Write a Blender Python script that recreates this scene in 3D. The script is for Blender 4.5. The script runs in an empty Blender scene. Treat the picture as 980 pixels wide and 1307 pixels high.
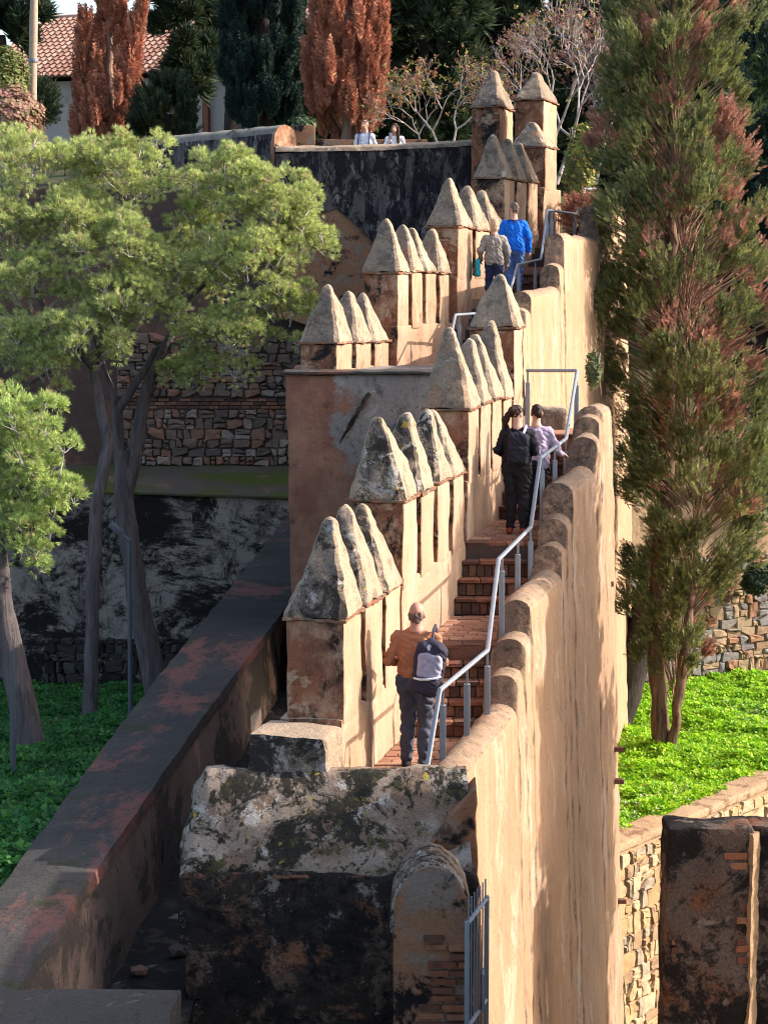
import bpy, bmesh, math, random
import numpy as np
from mathutils import Vector, Matrix, noise

R = math.radians
random.seed(7); rng = np.random.default_rng(11)
scene = bpy.context.scene
col = scene.collection

# ------------------------------------------------------------------ camera, sky, sun, exposure
FPX, PW, PH, HORIZON = 2600.0, 980.0, 1307.0, 350.0
PITCH = math.atan((PH / 2 - HORIZON) / FPX)
cam_data = bpy.data.cameras.new('camera')
cam_data.sensor_fit = 'VERTICAL'; cam_data.sensor_height = 36.0
cam_data.lens = FPX / PH * 36.0
cam_data.clip_start = 0.5; cam_data.clip_end = 3000
cam = bpy.data.objects.new('camera', cam_data); col.objects.link(cam)
cam.location = (0, 0, 0); cam.rotation_euler = (math.pi / 2 - PITCH, 0, 0)
scene.camera = cam

SUN_EL, SUN_AZ = R(30), R(5)           # azimuth measured from +X towards +Y
sun_dir = Vector((math.cos(SUN_EL) * math.cos(SUN_AZ), math.cos(SUN_EL) * math.sin(SUN_AZ), math.sin(SUN_EL)))
world = bpy.data.worlds.new('World'); scene.world = world; world.use_nodes = True
wn = world.node_tree; bgn = wn.nodes['Background']
sky = wn.nodes.new('ShaderNodeTexSky'); sky.sky_type = 'NISHITA'; sky.sun_disc = False
sky.sun_elevation = SUN_EL; sky.sun_rotation = math.pi / 2 - SUN_AZ
sky.air_density = 1.0; sky.dust_density = 3.5
wn.links.new(sky.outputs[0], bgn.inputs[0]); bgn.inputs[1].default_value = 0.15
sl = bpy.data.lights.new('sun', 'SUN'); sl.energy = 2.75; sl.angle = R(0.5); sl.color = (1.0, 0.905, 0.81)
so = bpy.data.objects.new('sun', sl); col.objects.link(so)
so.rotation_euler = sun_dir.to_track_quat('Z', 'Y').to_euler()
vs = scene.view_settings; vs.view_transform = 'Standard'; vs.look = 'None'; vs.gamma = 1.0; vs.use_curve_mapping = False
vs.exposure = 1.55
scene.cycles.use_denoising = True; scene.cycles.filter_width = 1.05
scene.cycles.max_bounces = 6; scene.cycles.diffuse_bounces = 3
scene.cycles.transparent_max_bounces = 6

# ------------------------------------------------------------------ picture point -> place at a given distance
CP, SP = math.cos(PITCH), math.sin(PITCH)
def at(px, py, Y):
    u = (px - PW / 2) / FPX; v = (PH / 2 - py) / FPX
    d = Vector((u, CP + v * SP, -SP + v * CP))
    return d * (Y / d.y)
def zat(py, Y): return at(490, py, Y).z
def xat(px, Y, z): return (px - 490) / FPX * (Y * CP - z * SP)

# ------------------------------------------------------------------ helpers
def tag(o, label=None, cat=None, group=None, kind=None):
    if label: o['label'] = label
    if cat: o['category'] = cat
    if group: o['group'] = group
    if kind: o['kind'] = kind
    return o
def empty(name, loc=(0, 0, 0), label=None, cat=None, group=None):
    o = bpy.data.objects.new(name, None); col.objects.link(o); o.location = loc
    o.empty_display_size = 0.1
    return tag(o, label, cat, group)
def link(name, me, mat, parent=None, world_space=True):
    o = bpy.data.objects.new(name, me); col.objects.link(o)
    if mat is not None and len(me.materials) == 0:
        for m_ in (mat if isinstance(mat, (list, tuple)) else [mat]): me.materials.append(m_)
    if parent is not None:
        o.parent = parent
        if world_space and parent.parent is None: o.matrix_parent_inverse = Matrix.Translation(-Vector(parent.location))
    return o
def nvec(p, s, off=0.0):
    return noise.noise_vector(Vector((p[0] * s + off, p[1] * s + off * 1.7, p[2] * s - off)))
def finish(name, bm, mat, parent=None, bevel=0.0, L=0.0, amp=0.0, scale=2.0, smooth=0.75, merge=True, seg=2, amp2=None):
    if merge: bmesh.ops.remove_doubles(bm, verts=bm.verts, dist=0.0008)
    if bevel > 0:
        bm.normal_update()
        ed = [e for e in bm.edges if len(e.link_faces) == 2 and e.calc_face_angle(0) > 0.45]
        bmesh.ops.bevel(bm, geom=ed, offset=bevel, segments=seg, profile=0.6, affect='EDGES', clamp_overlap=True)
    if L > 0:
        for _ in range(7):
            ed = [e for e in bm.edges if e.calc_length() > L]
            if not ed or len(bm.verts) > 60000: break
            bmesh.ops.subdivide_edges(bm, edges=ed, cuts=1, use_grid_fill=True)
        bmesh.ops.triangulate(bm, faces=[f for f in bm.faces if len(f.verts) > 4])
    if amp > 0:
        a2 = amp * 0.45 if amp2 is None else amp2
        for v in bm.verts:
            p = v.co.copy()
            v.co += nvec(p, scale) * amp + nvec(p, scale * 4.3, 9.1) * a2
    bmesh.ops.recalc_face_normals(bm, faces=bm.faces)
    for f in bm.faces: f.smooth = True
    for e in bm.edges: e.smooth = e.calc_face_angle(0) < smooth
    me = bpy.data.meshes.new(name); bm.to_mesh(me); bm.free()
    return link(name, me, mat, parent)
def hexa(bm, c):   # 8 corners: bottom 4 ccw, top 4 ccw
    v = [bm.verts.new(p) for p in c]
    for f in ((3, 2, 1, 0), (4, 5, 6, 7), (0, 1, 5, 4), (1, 2, 6, 5), (2, 3, 7, 6), (3, 0, 4, 7)):
        bm.faces.new([v[i] for i in f])
    return v
def box(bm, x0, x1, y0, y1, z0, z1):
    return hexa(bm, [(x0, y0, z0), (x1, y0, z0), (x1, y1, z0), (x0, y1, z0), (x0, y0, z1), (x1, y0, z1), (x1, y1, z1), (x0, y1, z1)])
def poly_prism(bm, pts, z0, z1):   # pts: (x,y) or (x,y,ztop)
    b = [bm.verts.new((p[0], p[1], z0)) for p in pts]
    t = [bm.verts.new((p[0], p[1], p[2] if len(p) > 2 else z1)) for p in pts]
    n = len(pts)
    bm.faces.new(b[::-1]); bm.faces.new(t)
    for i in range(n):
        j = (i + 1) % n
        bm.faces.new([b[i], b[j], t[j], t[i]])
def loft(bm, rings, cap0=True, cap1=True, closed=True):
    V = [[bm.verts.new(p) for p in r] for r in rings]
    n = len(V[0])
    for a, b in zip(V[:-1], V[1:]):
        for i in range(n if closed else n - 1):
            j = (i + 1) % n
            try: bm.faces.new([a[i], a[j], b[j], b[i]])
            except ValueError: pass
    if cap0: bm.faces.new(V[0][::-1])
    if cap1: bm.faces.new(V[-1])
    return V
def tube(bm, pts, rad, sides=8, caps=True, squash=1.0):
    pts = [Vector(p) for p in pts]
    if not isinstance(rad, (list, tuple)): rad = [rad] * len(pts)
    rings = []; ref = None
    for i, p in enumerate(pts):
        a = pts[max(0, i - 1)]; b = pts[min(len(pts) - 1, i + 1)]
        t = (b - a).normalized()
        if ref is None:
            ref = Vector((0, 0, 1)) if abs(t.z) < 0.9 else Vector((1, 0, 0))
        u = (ref - t * ref.dot(t)).normalized(); w = t.cross(u); ref = u
        rings.append([p + (u * math.cos(2 * math.pi * k / sides) + w * math.sin(2 * math.pi * k / sides) * squash) * rad[i] for k in range(sides)])
    return loft(bm, rings, caps, caps)
def mesh_np(name, V, Fc, mat, parent=None, colors=None, smooth=False):
    me = bpy.data.meshes.new(name)
    V = np.asarray(V, dtype=np.float32); Fc = np.asarray(Fc, dtype=np.int32)
    k = Fc.shape[1]
    me.vertices.add(len(V)); me.vertices.foreach_set('co', V.ravel())
    me.loops.add(Fc.size); me.loops.foreach_set('vertex_index', Fc.ravel())
    me.polygons.add(len(Fc)); me.polygons.foreach_set('loop_start', np.arange(0, Fc.size, k, dtype=np.int32))
    try: me.polygons.foreach_set('loop_total', np.full(len(Fc), k, dtype=np.int32))
    except Exception: pass
    if smooth: me.polygons.foreach_set('use_smooth', np.ones(len(Fc), dtype=bool))
    if colors is not None:
        a = me.attributes.new('Col', 'FLOAT_COLOR', 'POINT')
        c = np.ones((len(V), 4), dtype=np.float32); c[:, :3] = colors
        a.data.foreach_set('color', c.ravel())
    me.update(); me.validate()
    return link(name, me, mat, parent)

# ------------------------------------------------------------------ node materials
class MT:
    def __init__(s, name):
        s.m = bpy.data.materials.new(name); s.m.use_nodes = True
        s.nt = s.m.node_tree; s.N = s.nt.nodes; s.L = s.nt.links
        s.b = s.N['Principled BSDF']; s._p = None
        s.b.inputs['Specular IOR Level'].default_value = 0.25
    def put(s, sock, v):
        if hasattr(v, 'is_output'): s.L.new(v, sock)
        elif isinstance(v, (tuple, list)) and len(v) == 3 and sock.type == 'RGBA': sock.default_value = (*v, 1)
        else: sock.default_value = v
    def node(s, t, ins=(), **props):
        n = s.N.new(t)
        for k, v in props.items(): setattr(n, k, v)
        for k, v in (ins.items() if isinstance(ins, dict) else enumerate(ins)): s.put(n.inputs[k], v)
        return n
    def pos(s):
        if s._p is None: s._p = s.node('ShaderNodeNewGeometry')
        return s._p.outputs['Position']
    def nrm(s): s.pos(); return s._p.outputs['True Normal']
    def vmul(s, v, k, off=(0, 0, 0)):
        a = s.node('ShaderNodeVectorMath', {0: v, 1: k}, operation='MULTIPLY').outputs[0]
        return s.node('ShaderNodeVectorMath', {0: a, 1: off}, operation='ADD').outputs[0]
    def noise(s, scale, detail=5, rough=0.6, dist=0.0, vec=None, stretch=None, off=0.0):
        v = s.pos() if vec is None else vec
        if stretch or off: v = s.vmul(v, stretch or (1, 1, 1), (off, off * 0.7, -off * 1.3))
        return s.node('ShaderNodeTexNoise', {'Vector': v, 'Scale': scale, 'Detail': detail, 'Roughness': rough, 'Distortion': dist}).outputs[0]
    def mr(s, f, a, b, lo=0.0, hi=1.0):
        return s.node('ShaderNodeMapRange', {0: f, 1: a, 2: b, 3: lo, 4: hi}, clamp=True).outputs[0]
    def math(s, op, a, b=0.0): return s.node('ShaderNodeMath', {0: a, 1: b}, operation=op).outputs[0]
    def mix(s, f, a, b, mode='MIX'):
        n = s.node('ShaderNodeMix', data_type='RGBA', blend_type=mode)
        s.put(n.inputs[0], f); s.put(n.inputs[6], a); s.put(n.inputs[7], b)
        return n.outputs[2]
    def bump(s, h, strength=0.5, dist=0.02, prev=None):
        n = s.node('ShaderNodeBump', {'Height': h, 'Strength': strength, 'Distance': dist})
        if prev is not None: s.L.new(prev, n.inputs['Normal'])
        return n.outputs[0]
    def done(s, color, rough=0.9, normal=None, metal=0.0, spec=None):
        s.put(s.b.inputs['Base Color'], color); s.put(s.b.inputs['Roughness'], rough)
        if normal is not None: s.L.new(normal, s.b.inputs['Normal'])
        s.b.inputs['Metallic'].default_value = metal
        if spec is not None: s.b.inputs['Specular IOR Level'].default_value = spec
        return s.m

ALB = 0.74
def stucco(name, c1, c2, layers=(), grain=0.25, bump=0.5, bscale=14, bdist=0.02, streak=None, big=0.6):
    """weathered render: two base tones, fine grain and patchy layers.
    layer = (colour, scale, lo, hi, dict(stretch=, off=, north=, up=, detail=))"""
    t = MT(name); kk = lambda q: tuple(x * ALB for x in q)
    c1, c2 = kk(c1), kk(c2)
    c = t.mix(t.mr(t.noise(big, 6, 0.65), 0.35, 0.65), c1, c2)
    if streak:
        sc, st, k = streak
        f = t.mr(t.noise(1.0, 6, 0.6, 0.3, stretch=sc), 0.42, 0.68)
        c = t.mix(t.math('MULTIPLY', f, k), c, kk(st))
    for (lc, sc, lo, hi, kw) in layers:
        f = t.mr(t.noise(sc, kw.get('detail', 7), kw.get('rough', 0.65), kw.get('dist', 0.4), stretch=kw.get('stretch'), off=kw.get('off', 0.0)), lo, hi)
        if 'cam_side' in kw:       # layer strongest on faces turned towards the camera
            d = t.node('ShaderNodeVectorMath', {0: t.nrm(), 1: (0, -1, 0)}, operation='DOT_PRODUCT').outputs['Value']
            f = t.math('MULTIPLY', f, t.mr(d, 0.3, 0.75, kw['cam_side'], 1.0))
        if 'up' in kw:
            d = t.node('ShaderNodeSeparateXYZ', {0: t.nrm()}).outputs[2]
            f = t.math('MULTIPLY', f, t.mr(d, 0.2, 0.7, kw['up'], 1.0))
        if 'k' in kw: f = t.math('MULTIPLY', f, kw['k'])
        c = t.mix(f, c, kk(lc))
    g = t.noise(bscale * 3.1, 4, 0.7)
    c = t.mix(grain, c, t.mix(t.mr(g, 0.3, 0.7), (0.16, 0.13, 0.1), (1, 1, 1)), 'SOFT_LIGHT')
    n1 = t.bump(t.noise(bscale * 0.35, 5, 0.6), bump * 0.8, bdist * 2.0)
    n2 = t.bump(t.noise(bscale, 8, 0.75), bump, bdist, n1)
    return t.done(c, 0.95, n2, spec=0.12)

M = {}
RED, BLACK, GREY = (0.30, 0.125, 0.07), (0.022, 0.02, 0.02), (0.34, 0.30, 0.26)
M['cream'] = stucco('lime render', (0.57, 0.395, 0.275), (0.50, 0.33, 0.22),
    [((0.42, 0.25, 0.15), 1.6, 0.52, 0.66, dict(stretch=(1, 1, 0.5), k=0.55)),
     ((0.66, 0.50, 0.37), 2.3, 0.55, 0.62, dict(stretch=(1, 1, 0.35), off=3.1, k=0.5)),
     ((0.30, 0.17, 0.10), 2.2, 0.62, 0.68, dict(off=8.0, k=0.7)),
     (RED, 1.4, 0.40, 0.52, dict(cam_side=0.06, off=5.0, stretch=(1, 1, 0.6))),
     ((0.20, 0.09, 0.055), 3.0, 0.48, 0.60, dict(cam_side=0.02, off=2.0)),
     (BLACK, 1.7, 0.50, 0.60, dict(cam_side=0.03, off=12.0, rough=0.75)),
     ((0.45, 0.31, 0.21), 2.6, 0.56, 0.61, dict(cam_side=0.0, off=17.0, rough=0.75))],
    streak=((2.6, 2.6, 0.16), (0.40, 0.26, 0.155), 0.45), bump=0.45)
M['outer'] = stucco('outer lime render', (0.48, 0.305, 0.192), (0.43, 0.262, 0.16),
    [((0.40, 0.255, 0.16), 1.2, 0.46, 0.62, dict(stretch=(2.2, 2.2, 0.18), k=0.55)),
     ((0.55, 0.385, 0.26), 1.3, 0.54, 0.66, dict(stretch=(3.0, 3.0, 0.25), off=3.1, k=0.45)),
     ((0.40, 0.225, 0.14), 1.5, 0.57, 0.64, dict(stretch=(1.6, 1.6, 0.45), off=8.0, k=0.8, rough=0.75)),
     ((0.58, 0.445, 0.335), 1.1, 0.56, 0.60, dict(stretch=(1.5, 1.5, 0.6), off=44.0, k=0.6, rough=0.75)),
     ((0.30, 0.175, 0.115), 3.5, 0.61, 0.65, dict(stretch=(1.4, 1.4, 0.5), off=51.0, k=0.8, rough=0.8)),
     ((0.27, 0.20, 0.17), 2.0, 0.61, 0.68, dict(stretch=(1.6, 1.6, 0.4), off=21.0, k=0.6)),
     ((0.26, 0.16, 0.10), 6.0, 0.64, 0.68, dict(off=4.0)),
     ((0.27, 0.195, 0.14), 3.2, 0.34, 0.56, dict(up=0.0, off=31.0, k=0.85, rough=0.8)),
     ((0.11, 0.085, 0.065), 14.0, 0.50, 0.62, dict(up=0.0, off=37.0, k=0.8, rough=0.8)),
     ((0.20, 0.14, 0.105), 4.0, 0.34, 0.50, dict(cam_side=0.0, off=14.0, rough=0.8)),
     ((0.07, 0.052, 0.042), 7.0, 0.50, 0.60, dict(cam_side=0.0, off=61.0, k=0.8, rough=0.8))],
    streak=((2.2, 2.2, 0.3), (0.40, 0.25, 0.155), 0.2), bump=0.6)
M['cap'] = stucco('lichened merlon cap', (0.47, 0.345, 0.24), (0.53, 0.395, 0.275),
    [((0.30, 0.225, 0.165), 2.6, 0.50, 0.64, dict(off=1.0, k=0.6)),
     ((0.28, 0.22, 0.175), 1.0, 0.28, 0.46, dict(cam_side=0.0, off=41.0, k=0.8)),
     ((0.13, 0.105, 0.085), 3.0, 0.46, 0.58, dict(cam_side=0.12, off=6.0, k=0.8, rough=0.82)),
     ((0.36, 0.20, 0.12), 2.0, 0.55, 0.63, dict(off=47.0, k=0.6, rough=0.8)),
     ((0.46, 0.43, 0.38), 4.6, 0.62, 0.66, dict(cam_side=0.15, off=15.0, k=0.8)),
     ((0.10, 0.08, 0.065), 15.0, 0.55, 0.63, dict(off=3.0, k=0.6, rough=0.8)),
     ((0.05, 0.042, 0.036), 28.0, 0.60, 0.66, dict(cam_side=0.3, off=13.0, k=0.6))],
    bump=1.0, bscale=20, grain=0.45)
M['cap_lichen'] = stucco('heavily lichened merlon cap', (0.45, 0.335, 0.235), (0.51, 0.38, 0.265),
    [((0.19, 0.155, 0.13), 2.4, 0.38, 0.52, dict(cam_side=0.08, off=1.0, k=0.9)),
     ((0.035, 0.03, 0.027), 2.6, 0.46, 0.55, dict(cam_side=0.04, off=9.0, rough=0.8, k=0.95)),
     ((0.44, 0.41, 0.37), 3.0, 0.54, 0.58, dict(cam_side=0.05, off=15.0, rough=0.78, k=0.9)),
     ((0.50, 0.33, 0.06), 5.5, 0.63, 0.67, dict(cam_side=0.1, off=19.0)),
     ((0.52, 0.42, 0.12), 1.8, 0.65, 0.72, dict(off=25.0, k=0.7)),
     ((0.06, 0.05, 0.042), 15.0, 0.54, 0.62, dict(cam_side=0.25, off=3.0, k=0.8, rough=0.8))],
    bump=1.1, bscale=20, grain=0.5)
M['tower'] = stucco('grey patched render', (0.24, 0.215, 0.20), (0.31, 0.275, 0.25),
    [((0.38, 0.34, 0.31), 1.5, 0.56, 0.60, dict(off=7.0, rough=0.75)),
     ((0.13, 0.11, 0.10), 1.3, 0.55, 0.63, dict(off=2.2, stretch=(1, 1, 0.6), rough=0.75)),
     ((0.05, 0.045, 0.04), 9.0, 0.62, 0.68, dict(off=11.0, k=0.8)), ((0.06, 0.05, 0.045), 3.2, 0.63, 0.66, dict(off=29.0, rough=0.8))], bump=0.8)
def red_zone(m):       # bare red render along the left edge and foot of the bastion
    nt = m.node_tree; b = nt.nodes['Principled BSDF']; src = b.inputs['Base Color'].links[0].from_socket
    t = MT.__new__(MT); t.m, t.nt, t.N, t.L, t.b, t._p = m, nt, nt.nodes, nt.links, b, None
    xyz = t.node('ShaderNodeSeparateXYZ', {0: t.pos()})
    w = t.math('MULTIPLY', t.math('SUBTRACT', t.noise(1.1, 6, 0.7), 0.5), 2.6)
    f = t.mr(t.math('ADD', xyz.outputs[0], w), -0.55, -0.75)
    f2 = t.mr(t.math('ADD', xyz.outputs[2], t.math('MULTIPLY', w, 0.8)), -3.0, -3.2)
    f = t.math('MAXIMUM', f, f2)
    red = t.mix(t.mr(t.noise(1.6, 6, 0.7, off=5.0), 0.4, 0.62), (0.20, 0.092, 0.062), (0.30, 0.155, 0.10))
    red = t.mix(t.mr(t.noise(3.0, 6, 0.75, off=9.0), 0.58, 0.66), red, (0.10, 0.055, 0.045))
    t.L.new(t.mix(f, src, red), b.inputs['Base Color'])
red_zone(M['tower'])
M['cap_dark'] = stucco('dark weathered cap', (0.28, 0.21, 0.155), (0.36, 0.27, 0.195),
    [((0.12, 0.095, 0.08), 2.6, 0.42, 0.56, dict(cam_side=0.25, off=1.0, k=0.85, rough=0.75)),
     ((0.40, 0.38, 0.35), 4.2, 0.60, 0.64, dict(cam_side=0.1, off=15.0)),
     ((0.05, 0.042, 0.036), 13.0, 0.53, 0.62, dict(off=3.0, k=0.7, rough=0.8))], bump=1.0, bscale=20, grain=0.45)
M['black_wall'] = stucco('black stained render', (0.018, 0.017, 0.022), (0.028, 0.026, 0.03),
    [((0.13, 0.115, 0.11), 1.5, 0.49, 0.57, dict(stretch=(1.6, 1.6, 0.5), off=4.0, rough=0.8)),
     ((0.27, 0.235, 0.215), 2.4, 0.56, 0.60, dict(stretch=(1.5, 1.5, 0.6), off=9.0, rough=0.8)),
     ((0.012, 0.012, 0.016), 4.5, 0.53, 0.60, dict(stretch=(1.2, 1.2, 0.6), off=19.0, rough=0.8)),
     ((0.30, 0.27, 0.22), 2.2, 0.30, 0.46, dict(up=0.0, off=2.0))], bump=0.9)
M['band_wall'] = stucco('streaked lower wall render', (0.30, 0.265, 0.235), (0.40, 0.355, 0.31),
    [((0.16, 0.14, 0.13), 1.6, 0.48, 0.60, dict(stretch=(1.2, 1.2, 0.7), off=31.0, rough=0.8)),
     (BLACK, 1.0, 0.465, 0.54, dict(stretch=(0.5, 0.5, 1.0), off=5.2, rough=0.82, detail=9)),
     (BLACK, 2.2, 0.54, 0.60, dict(stretch=(1.4, 1.4, 0.5), off=1.2, rough=0.82, detail=9)),
     ((0.36, 0.30, 0.26), 1.1, 0.58, 0.63, dict(stretch=(0.6, 0.6, 1), off=14.0, rough=0.8))], bump=1.0)
M['lichen_front'] = stucco('black lichened front wall', (0.030, 0.026, 0.024), (0.060, 0.048, 0.040),
    [((0.27, 0.125, 0.07), 0.8, 0.55, 0.63, dict(off=3.4, rough=0.78)),
     ((0.17, 0.115, 0.085), 2.2, 0.53, 0.60, dict(off=11.0, rough=0.78)),
     ((0.30, 0.26, 0.225), 2.4, 0.58, 0.62, dict(off=15.0, rough=0.8)),
     (BLACK, 1.3, 0.48, 0.56, dict(off=23.0, rough=0.8)),
     ((0.42, 0.37, 0.31), 6.5, 0.65, 0.68, dict(off=35.0, rough=0.8)),
     ((0.012, 0.011, 0.011), 9.0, 0.54, 0.62, dict(off=7.0, k=0.85))], bump=1.2, bscale=16, grain=0.45)
M['ruin'] = stucco('ruined black render', (0.12, 0.095, 0.08), (0.18, 0.14, 0.115),
    [((0.19, 0.085, 0.05), 0.9, 0.54, 0.62, dict(off=3.4, rough=0.7)),
     (BLACK, 0.85, 0.47, 0.54, dict(off=6.5, rough=0.8)),
     ((0.22, 0.18, 0.15), 3.0, 0.60, 0.66, dict(off=15.0)),
     (BLACK, 8.0, 0.54, 0.62, dict(off=7.0, k=0.85))], bump=1.2, bscale=12, grain=0.45)
M['lichen_coping'] = stucco('pale lichened coping', (0.32, 0.25, 0.195), (0.40, 0.32, 0.255),
    [((0.24, 0.16, 0.11), 2.0, 0.50, 0.58, dict(off=6.0, k=0.8)),
     ((0.50, 0.45, 0.40), 2.6, 0.57, 0.60, dict(off=2.0)),
     ((0.04, 0.036, 0.028), 1.6, 0.50, 0.55, dict(off=12.0, rough=0.78)),
     ((0.22, 0.15, 0.11), 3.6, 0.58, 0.62, dict(off=33.0)),
     ((0.09, 0.085, 0.04), 4.4, 0.58, 0.63, dict(off=18.0)),
     (BLACK, 13.0, 0.58, 0.63, dict(off=7.0, k=0.9)),
     ((0.45, 0.33, 0.06), 6.0, 0.64, 0.67, dict(off=27.0))], bump=1.0, bscale=18, grain=0.45)
M['red_render'] = stucco('crumbling red render', (0.40, 0.215, 0.125), (0.33, 0.155, 0.085),
    [((0.30, 0.22, 0.165), 2.0, 0.52, 0.60, dict(off=3.0)), ((0.12, 0.07, 0.045), 3.5, 0.56, 0.64, dict(off=8.0)),
     (BLACK, 1.5, 0.58, 0.64, dict(off=13.0))], bump=1.0, bscale=12)
M['dirt_top'] = stucco('mossy wall top', (0.052, 0.048, 0.045), (0.08, 0.073, 0.067),
    [((0.20, 0.09, 0.072), 0.55, 0.54, 0.60, dict(stretch=(1.0, 0.45, 1), off=3.7, rough=0.7)),
     ((0.05, 0.055, 0.025), 1.1, 0.58, 0.66, dict(off=9.0)),
     ((0.19, 0.18, 0.17), 2.5, 0.64, 0.68, dict(off=4.0, k=0.6)),
     ((0.03, 0.028, 0.026), 12.0, 0.56, 0.66, dict(off=2.0, k=0.7))], bump=0.7, bscale=22, grain=0.4)
M['moss_ledge'] = stucco('mossy ledge', (0.085, 0.075, 0.06), (0.12, 0.10, 0.08),
    [((0.075, 0.095, 0.022), 0.5, 0.46, 0.56, dict(off=3.0)), ((0.2, 0.12, 0.09), 0.9, 0.6, 0.68, dict(off=8.0))], bump=0.6)
M['alley_side'] = stucco('peeling alley render', (0.26, 0.18, 0.15), (0.20, 0.14, 0.115),
    [((0.085, 0.07, 0.062), 0.8, 0.48, 0.54, dict(off=2.0, rough=0.7, stretch=(1, 0.6, 1))),
     ((0.40, 0.25, 0.19), 1.5, 0.60, 0.64, dict(off=8.0, stretch=(1, 0.7, 0.6))), (BLACK, 2.5, 0.6, 0.68, dict(off=5.0))], bump=0.8)
M['rubble_floor'] = stucco('black rubble floor', (0.022, 0.02, 0.019), (0.045, 0.04, 0.035),
    [((0.26, 0.23, 0.21), 1.6, 0.62, 0.66, dict(off=3.0)), ((0.10, 0.08, 0.06), 3.0, 0.55, 0.64, dict(off=9.0))], bump=1.0, bscale=9)
M['mortar'] = stucco('earthy mortar', (0.38, 0.255, 0.155), (0.46, 0.32, 0.20), [((0.22, 0.135, 0.085), 3.0, 0.52, 0.62, {})], bump=0.9)
M['mortar_dark'] = stucco('dark mortar', (0.07, 0.055, 0.05), (0.13, 0.085, 0.07), [((0.2, 0.10, 0.075), 1.1, 0.54, 0.62, {})], bump=0.9)
M['house_wall'] = stucco('house render', (0.52, 0.46, 0.39), (0.46, 0.40, 0.34), [((0.36, 0.30, 0.25), 0.8, 0.56, 0.66, {})], bump=0.2)
M['soil'] = stucco('ground soil', (0.10, 0.075, 0.05), (0.075, 0.07, 0.03), [((0.05, 0.075, 0.02), 0.5, 0.45, 0.6, {}), ((0.17, 0.12, 0.08), 1.5, 0.6, 0.7, {})], bump=0.8, bscale=6)

def varied(name, tones, nscale=9, rough=0.9, bump=0.7, dirt=(0.05, 0.04, 0.035), dk=0.5):
    """stone or brick whose tone changes from piece to piece"""
    t = MT(name); oi = t.node('ShaderNodeObjectInfo')
    r = t.N.new('ShaderNodeValToRGB'); r.color_ramp.interpolation = 'CONSTANT'
    while len(r.color_ramp.elements) < len(tones): r.color_ramp.elements.new(0.5)
    for i, c in enumerate(tones):
        r.color_ramp.elements[i].position = i / len(tones); r.color_ramp.elements[i].color = (c[0] * ALB, c[1] * ALB, c[2] * ALB, 1)
    t.L.new(oi.outputs['Random'], r.inputs[0])
    c = t.mix(t.math('MULTIPLY', t.mr(t.noise(nscale, 6, 0.7), 0.5, 0.68), dk), r.outputs[0], dirt)
    c = t.mix(0.35, c, t.mix(t.noise(nscale * 4, 4, 0.7), (0.1, 0.1, 0.1), (1, 1, 1)), 'SOFT_LIGHT')
    return t.done(c, rough, t.bump(t.noise(nscale * 2, 7, 0.7), bump, 0.03), spec=0.15)
M['stone_warm'] = varied('warm rubble stone', [(0.42, 0.29, 0.18), (0.36, 0.235, 0.145), (0.30, 0.265, 0.235), (0.46, 0.33, 0.21), (0.27, 0.24, 0.23), (0.40, 0.21, 0.125)], 5)
M['stone_ochre'] = varied('ochre rubble stone', [(0.50, 0.35, 0.19), (0.44, 0.28, 0.14), (0.37, 0.24, 0.14), (0.54, 0.40, 0.25), (0.40, 0.31, 0.22)], 5)
M['stone_dark'] = varied('dark rubble stone', [(0.19, 0.135, 0.105), (0.26, 0.145, 0.10), (0.14, 0.105, 0.09), (0.31, 0.16, 0.11), (0.22, 0.155, 0.12), (0.33, 0.26, 0.215)], 5)
M['stone_black'] = varied('blackened rubble stone', [(0.025, 0.023, 0.022), (0.04, 0.036, 0.032), (0.09, 0.083, 0.075), (0.055, 0.05, 0.045)], 5)
M['brick'] = varied('worn red brick', [(0.25, 0.095, 0.055), (0.31, 0.125, 0.07), (0.20, 0.085, 0.055), (0.36, 0.17, 0.10), (0.15, 0.075, 0.05)], 7, dk=0.7)
M['brick_step'] = varied('sooty stair brick', [(0.17, 0.085, 0.055), (0.25, 0.115, 0.07), (0.13, 0.07, 0.05), (0.34, 0.17, 0.11)], 9, dk=0.8)
M['paver'] = varied('red paving brick', [(0.40, 0.20, 0.125), (0.46, 0.24, 0.155), (0.36, 0.175, 0.11), (0.48, 0.27, 0.18)], 6, dk=0.35)
M['tile_edge'] = stucco('red tile course', (0.32, 0.14, 0.08), (0.27, 0.12, 0.07), [((0.17, 0.12, 0.09), 5.0, 0.46, 0.56, {}), ((0.38, 0.28, 0.18), 3.0, 0.58, 0.64, dict(off=4.0))], bump=0.8)
M['roof_tile'] = varied('clay roof tile', [(0.36, 0.19, 0.14), (0.42, 0.24, 0.18), (0.31, 0.155, 0.115), (0.44, 0.28, 0.21)], 2.5, dk=0.5, dirt=(0.16, 0.10, 0.08))
M['roof_base'] = stucco('roof mortar', (0.16, 0.085, 0.06), (0.12, 0.065, 0.05), bump=0.3)

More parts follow.
